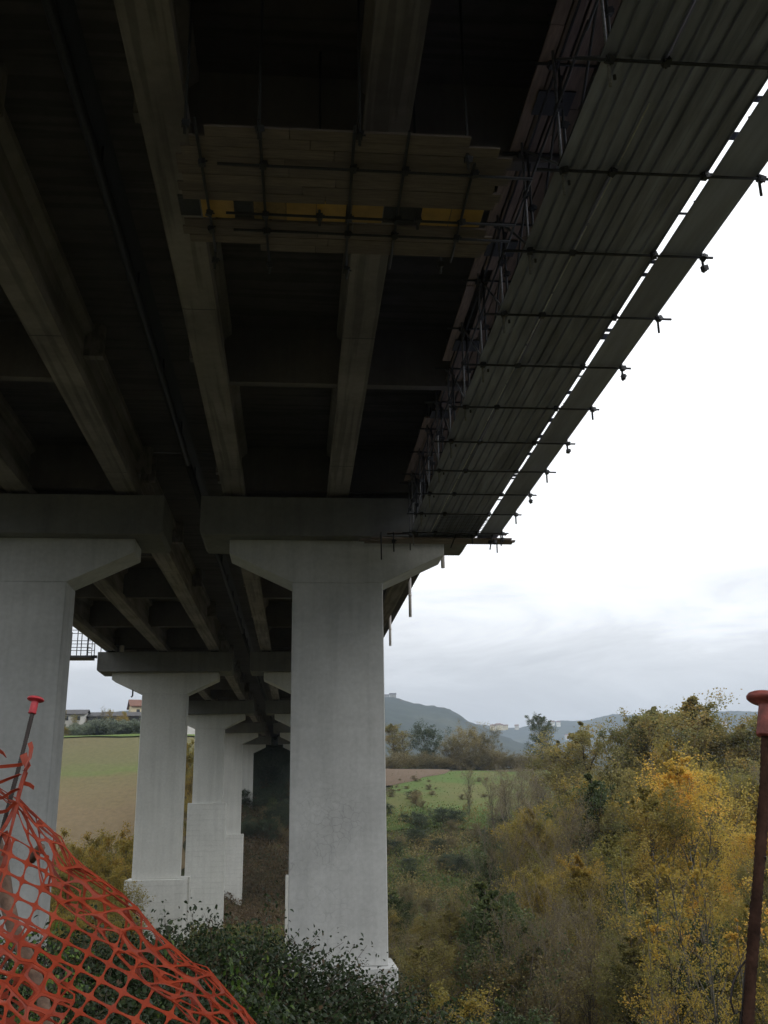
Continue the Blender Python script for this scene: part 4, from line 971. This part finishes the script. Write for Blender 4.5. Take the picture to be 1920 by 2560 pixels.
# ------------------------------------------------------------------ brambles in front
def bramble_meshes(seed, n, leafm, leaf, stems, rx=1.0, rz=.8, fill=1.0):
    rg = random.Random(seed); nr = np.random.default_rng(seed); st = MB(); C = []; D = []
    for s in range(stems):
        a = rg.uniform(0, 6.28); r0 = rg.uniform(0, .5) * rx; p = Vector((math.cos(a) * r0, math.sin(a) * r0, -.2)); u = rg.uniform(.45, 1.35)
        b = a + rg.uniform(-.8, .8); d = Vector((math.cos(b) * math.cos(u), math.sin(b) * math.cos(u), math.sin(u))); L = rg.uniform(.8, 1.35) * rz * 1.06; pts = [p]
        for k in range(9):
            d = (d + Vector((rg.uniform(-.18, .18), rg.uniform(-.18, .18), -.13 + rg.uniform(-.1, .1)))).normalized(); p = p + d * L / 9; pts.append(p)
        st.tube(pts, [.006 - .00055 * k for k in range(10)], 4, False)
        for k in range(n // stems):
            f = 1 - rg.random() ** 1.3; q = f * 9; k0 = min(int(q), 8); c = pts[k0].lerp(pts[k0 + 1], q - k0)
            C.append(tuple(c + Vector((rg.gauss(0, .045), rg.gauss(0, .045), rg.gauss(-.01, .045)))))
    for k in range(int(n * fill)):                    # leaves inside the mound, so that it is dense
        a = rg.uniform(0, 6.28); q = rg.random() ** .5; zz = rg.random() * .98 * math.sqrt(1 - q * q * .9)
        C.append((math.cos(a) * q * rx * .9, math.sin(a) * q * rx * .9, zz * rz - .1))
    nn = len(C); C = np.array(C); s = nr.uniform(.6, 1.3, (nn, 1)) * leaf
    # ovate leaves: 6 vertices folded along the midrib
    dr = nr.normal(size=(nn, 3)); dr[:, 2] = dr[:, 2] * .5 - .35; dr /= np.linalg.norm(dr, axis=1, keepdims=True)
    nm = np.tile([0, 0, 1.0], (nn, 1)) + nr.normal(size=(nn, 3)) * .55
    u = np.cross(dr, nm); u /= np.linalg.norm(u, axis=1, keepdims=True); w = np.cross(u, dr)
    P = [C, C + dr * s * .35 + u * s * .36 + w * s * .12, C + dr * s * .75 + u * s * .27 + w * s * .08, C + dr * s * 1.15 - w * s * .1, C + dr * s * .75 - u * s * .27 + w * s * .08, C + dr * s * .35 - u * s * .36 + w * s * .12]
    V = np.stack(P, 1).reshape(-1, 3); i = np.arange(nn) * 6
    T = np.stack([i, i + 1, i + 5, i + 1, i + 2, i + 4, i + 1, i + 4, i + 5, i + 2, i + 3, i + 4], 1).reshape(-1)
    return st.mesh('bramble_stems', m_stem, smooth=True), tri_mesh('bramble_leaves', V, T, leafm)
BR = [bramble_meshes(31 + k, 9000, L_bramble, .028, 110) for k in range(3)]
def bramble(px, py, Y, r, h, label, meshes=None, group='brambles in the foreground'):
    v = at(px, py, Y); g = min(height(v.x, Y), v.z - .4)
    o = thing('bramble_bush', label, 'bramble', (v.x, Y, v.z - h * (.72 if px < 690 else .85)), group); me = meshes or R.choice(BR)
    o.scale = (r, r, h); o.rotation_euler = (0, 0, R.uniform(0, 6.28))
    for nm_, q in (('stems', me[0]), ('leaves', me[1])):
        c = bpy.data.objects.new(nm_, q); COL.objects.link(c); c.parent = o
    return o
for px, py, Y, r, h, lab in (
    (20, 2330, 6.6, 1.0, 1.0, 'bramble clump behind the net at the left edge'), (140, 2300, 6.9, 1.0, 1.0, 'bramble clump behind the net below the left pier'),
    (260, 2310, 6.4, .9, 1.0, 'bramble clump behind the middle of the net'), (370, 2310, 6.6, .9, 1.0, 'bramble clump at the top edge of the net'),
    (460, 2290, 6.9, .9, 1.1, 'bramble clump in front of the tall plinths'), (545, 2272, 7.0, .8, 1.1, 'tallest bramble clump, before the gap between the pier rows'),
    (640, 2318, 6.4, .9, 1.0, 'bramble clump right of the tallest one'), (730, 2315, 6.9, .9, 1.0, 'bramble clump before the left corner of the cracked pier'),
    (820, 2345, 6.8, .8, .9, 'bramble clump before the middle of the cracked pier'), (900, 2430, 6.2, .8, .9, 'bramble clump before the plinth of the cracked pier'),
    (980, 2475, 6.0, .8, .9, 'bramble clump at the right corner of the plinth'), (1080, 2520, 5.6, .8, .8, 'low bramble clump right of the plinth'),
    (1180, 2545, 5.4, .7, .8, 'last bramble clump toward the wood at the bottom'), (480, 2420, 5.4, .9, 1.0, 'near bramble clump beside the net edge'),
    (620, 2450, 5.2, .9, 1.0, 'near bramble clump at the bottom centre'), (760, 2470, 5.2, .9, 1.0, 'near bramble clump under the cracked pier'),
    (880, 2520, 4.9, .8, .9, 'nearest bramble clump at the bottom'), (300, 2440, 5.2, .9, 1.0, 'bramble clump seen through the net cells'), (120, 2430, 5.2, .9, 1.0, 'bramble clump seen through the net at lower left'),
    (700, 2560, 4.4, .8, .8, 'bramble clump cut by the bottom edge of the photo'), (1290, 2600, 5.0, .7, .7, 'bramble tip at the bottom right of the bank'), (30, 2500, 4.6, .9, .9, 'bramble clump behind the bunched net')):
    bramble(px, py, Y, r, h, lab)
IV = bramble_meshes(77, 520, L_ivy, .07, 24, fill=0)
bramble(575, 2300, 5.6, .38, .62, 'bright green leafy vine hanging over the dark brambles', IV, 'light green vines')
bramble(545, 2330, 5.5, .30, .5, 'smaller bright green vine left of the larger one', IV, 'light green vines')
bramble(95, 2275, 5.6, .30, .42, 'light green leaves behind the net below the left pier', IV, 'light green vines')
bramble(1235, 2530, 5.0, .3, .4, 'light green sprig at the right end of the brambles', IV, 'light green vines')
bramble(30, 2420, 4.6, .25, .3, 'light green leaves behind the net at the left edge', IV, 'light green vines')

# ------------------------------------------------------------------ houses
m_wallg = simple('grey_render', (0.30, 0.29, 0.27), .9, 0, .1, .5); m_wallw = simple('white_render', (0.62, 0.61, 0.57), .9, 0, .1, .5); m_wallc = simple('cream_render', (0.62, 0.54, 0.36), .9, 0, .1, .5)
m_roofr = simple('red_tiles', (0.17, 0.08, 0.055), .9, 0, .3, 1.5); m_roofd = simple('dark_roof', (0.05, 0.048, 0.05), .8, 0, .3, 1.0); m_glass = simple('dark_window', (0.03, 0.035, 0.04), .2, 0, .1, 1)
def house(name, label, x, y, z, w, d, h, rh, wall, roof, rz=0.0, group=None, nwin=3, floors=1):
    t = thing(name, label, 'house', (x, y, z), group); 
    part('wall', MB().add([(x - w / 2, y - d / 2, z - 4), (x + w / 2, y - d / 2, z - 4), (x + w / 2, y + d / 2, z - 4), (x - w / 2, y + d / 2, z - 4), (x - w / 2, y - d / 2, z + h), (x + w / 2, y - d / 2, z + h), (x + w / 2, y + d / 2, z + h), (x - w / 2, y + d / 2, z + h), (x - w / 2, y, z + h + rh), (x + w / 2, y, z + h + rh)],
         [(0, 3, 2, 1), (0, 1, 5, 4), (2, 3, 7, 6), (1, 2, 6, 9, 5), (3, 0, 4, 8, 7), (4, 5, 9, 8), (6, 7, 8, 9)]), wall, t)
    a = .6
    part('roof', MB().prism_y([(0, 0)], 0, 0) if False else MB().add([(x - w / 2 - a, y - d / 2 - a, z + h - .1), (x + w / 2 + a, y - d / 2 - a, z + h - .1), (x + w / 2 + a, y, z + h + rh + .1), (x - w / 2 - a, y, z + h + rh + .1), (x + w / 2 + a, y + d / 2 + a, z + h - .1), (x - w / 2 - a, y + d / 2 + a, z + h - .1),
        (x - w / 2 - a, y - d / 2 - a, z + h + .12), (x + w / 2 + a, y - d / 2 - a, z + h + .12), (x + w / 2 + a, y, z + h + rh + .32), (x - w / 2 - a, y, z + h + rh + .32), (x + w / 2 + a, y + d / 2 + a, z + h + .12), (x - w / 2 - a, y + d / 2 + a, z + h + .12)],
        [(0, 3, 2, 1), (3, 5, 4, 2), (6, 7, 8, 9), (9, 8, 10, 11), (0, 1, 7, 6), (4, 5, 11, 10), (1, 2, 8, 7), (2, 4, 10, 8), (3, 0, 6, 9), (5, 3, 9, 11)]), roof, t)
    for f in range(floors):
        for k in range(nwin):
            xx = x - w / 2 + w * (k + .5) / nwin; zz = z + h * (f + .35) / floors
            part('window', MB().box(xx - .5, xx + .5, y - d / 2 - .05, y - d / 2 + .05, zz, zz + 1.2), m_glass, t)
    t.rotation_euler = (0, 0, rz); return t
def hs(px, py, Y): v = at(px, py, Y); return v.x, v.y, v.z
x, y, z = hs(172, 1812, 296); house('farm_house', 'low white house with dark roof beside the large left pier', x, y, z, 10, 7, 2.6, 1.4, m_wallw, m_roofd)
x, y, z = hs(374, 1797, 310); house('farm_house', 'cream house with red roof half behind the second left pier', x, y, z, 12, 9, 3.2, 2.2, m_wallc, m_roofr, .25, None, 3, 1)
x, y, z = hs(300, 1806, 300); house('long_shed', 'long low shed with dark roof above the hedge', x, y, z, 17, 9, 1.3, 1.4, m_roofd, m_roofd, nwin=8)
x, y, z = hs(473, 1822, 300); house('farm_house', 'tiny pale building glimpsed between second and third left piers', x, y, z, 5, 5, 2.2, 1.2, m_wallw, m_roofd)
def far_house(px, py, r, w, h, wall, roof, label, grp):
    d = at(px, py, 1.0); k = r / math.hypot(d.x, 1.0); x, y = d.x * k, k; z = d.z * k
    g = house('hill_house', label, x, y, z, w, w * .7, h, h * .35, wall, roof, R.uniform(-.3, .3), grp, 3, 2); return g
for px, py, w, h, wl, lab in ((982, 1746, 17, 10, m_wallg, 'square block of buildings on top of the left hill'), (966, 1744, 12, 6, m_wallg, 'low building on the hilltop beside the pier edge'), (998, 1757, 12, 5, m_wallw, 'white house just below the hilltop block'), (1087, 1804, 9, 7, m_wallw, 'white house low on the left hill'), (1105, 1802, 16, 9, m_wallc, 'cream house low on the left hill'),
    (978, 1810, 10, 6, m_wallw, 'white house low on the hill beside the pier edge')):
    far_house(px, py, 2050, w * .8, h * .8, wl, m_roofd if wl is m_wallg else m_roofr, lab, 'houses on the left hill')
for px, py, w, h, wl in ((1232, 1822, 12, 9, m_wallc), (1240, 1824, 10, 10, m_wallw), (1250, 1821, 14, 9, m_wallc), (1258, 1822, 10, 8, m_wallw), (1264, 1820, 12, 7, m_wallc), (1246, 1817, 12, 7, m_wallc), (1292, 1820, 9, 7, m_wallw)):
    far_house(px, py, 2200, w * .9, h * .75, wl, m_roofr, 'pale house of the hamlet on the slope between the round and pointed trees', 'hamlet on the far slope')
for px, py, lab in ((1382, 1812, 'white house on the far slope right of the pointed tree'), (1396, 1813, 'second white house on the far slope right of the pointed tree'), (1811, 1816, 'bright white house on the far slope left of the thick rebar'), (1418, 1846, 'pale house low on the far slope above the wood')):
    far_house(px, py, 2800, 11, 8, m_wallw, m_roofr, lab, 'houses on the far slope')

# ------------------------------------------------------------------ air
def f_haze(m, t, b):
    t.nodes.remove(b)
    v = nd(t, 'ShaderNodeVolumePrincipled', {'Color': (0.66, 0.78, 0.95, 1), 'Density': 0.00015, 'Anisotropy': 0.2})
    t.links.new(v.outputs[0], t.nodes['Material Output'].inputs['Volume'])
m_haze = M('haze', f_haze)
tag(link('haze', MB().box(-5600, 5600, -5600, 5600, -18, 440).mesh('haze', m_haze)), kind='stuff')
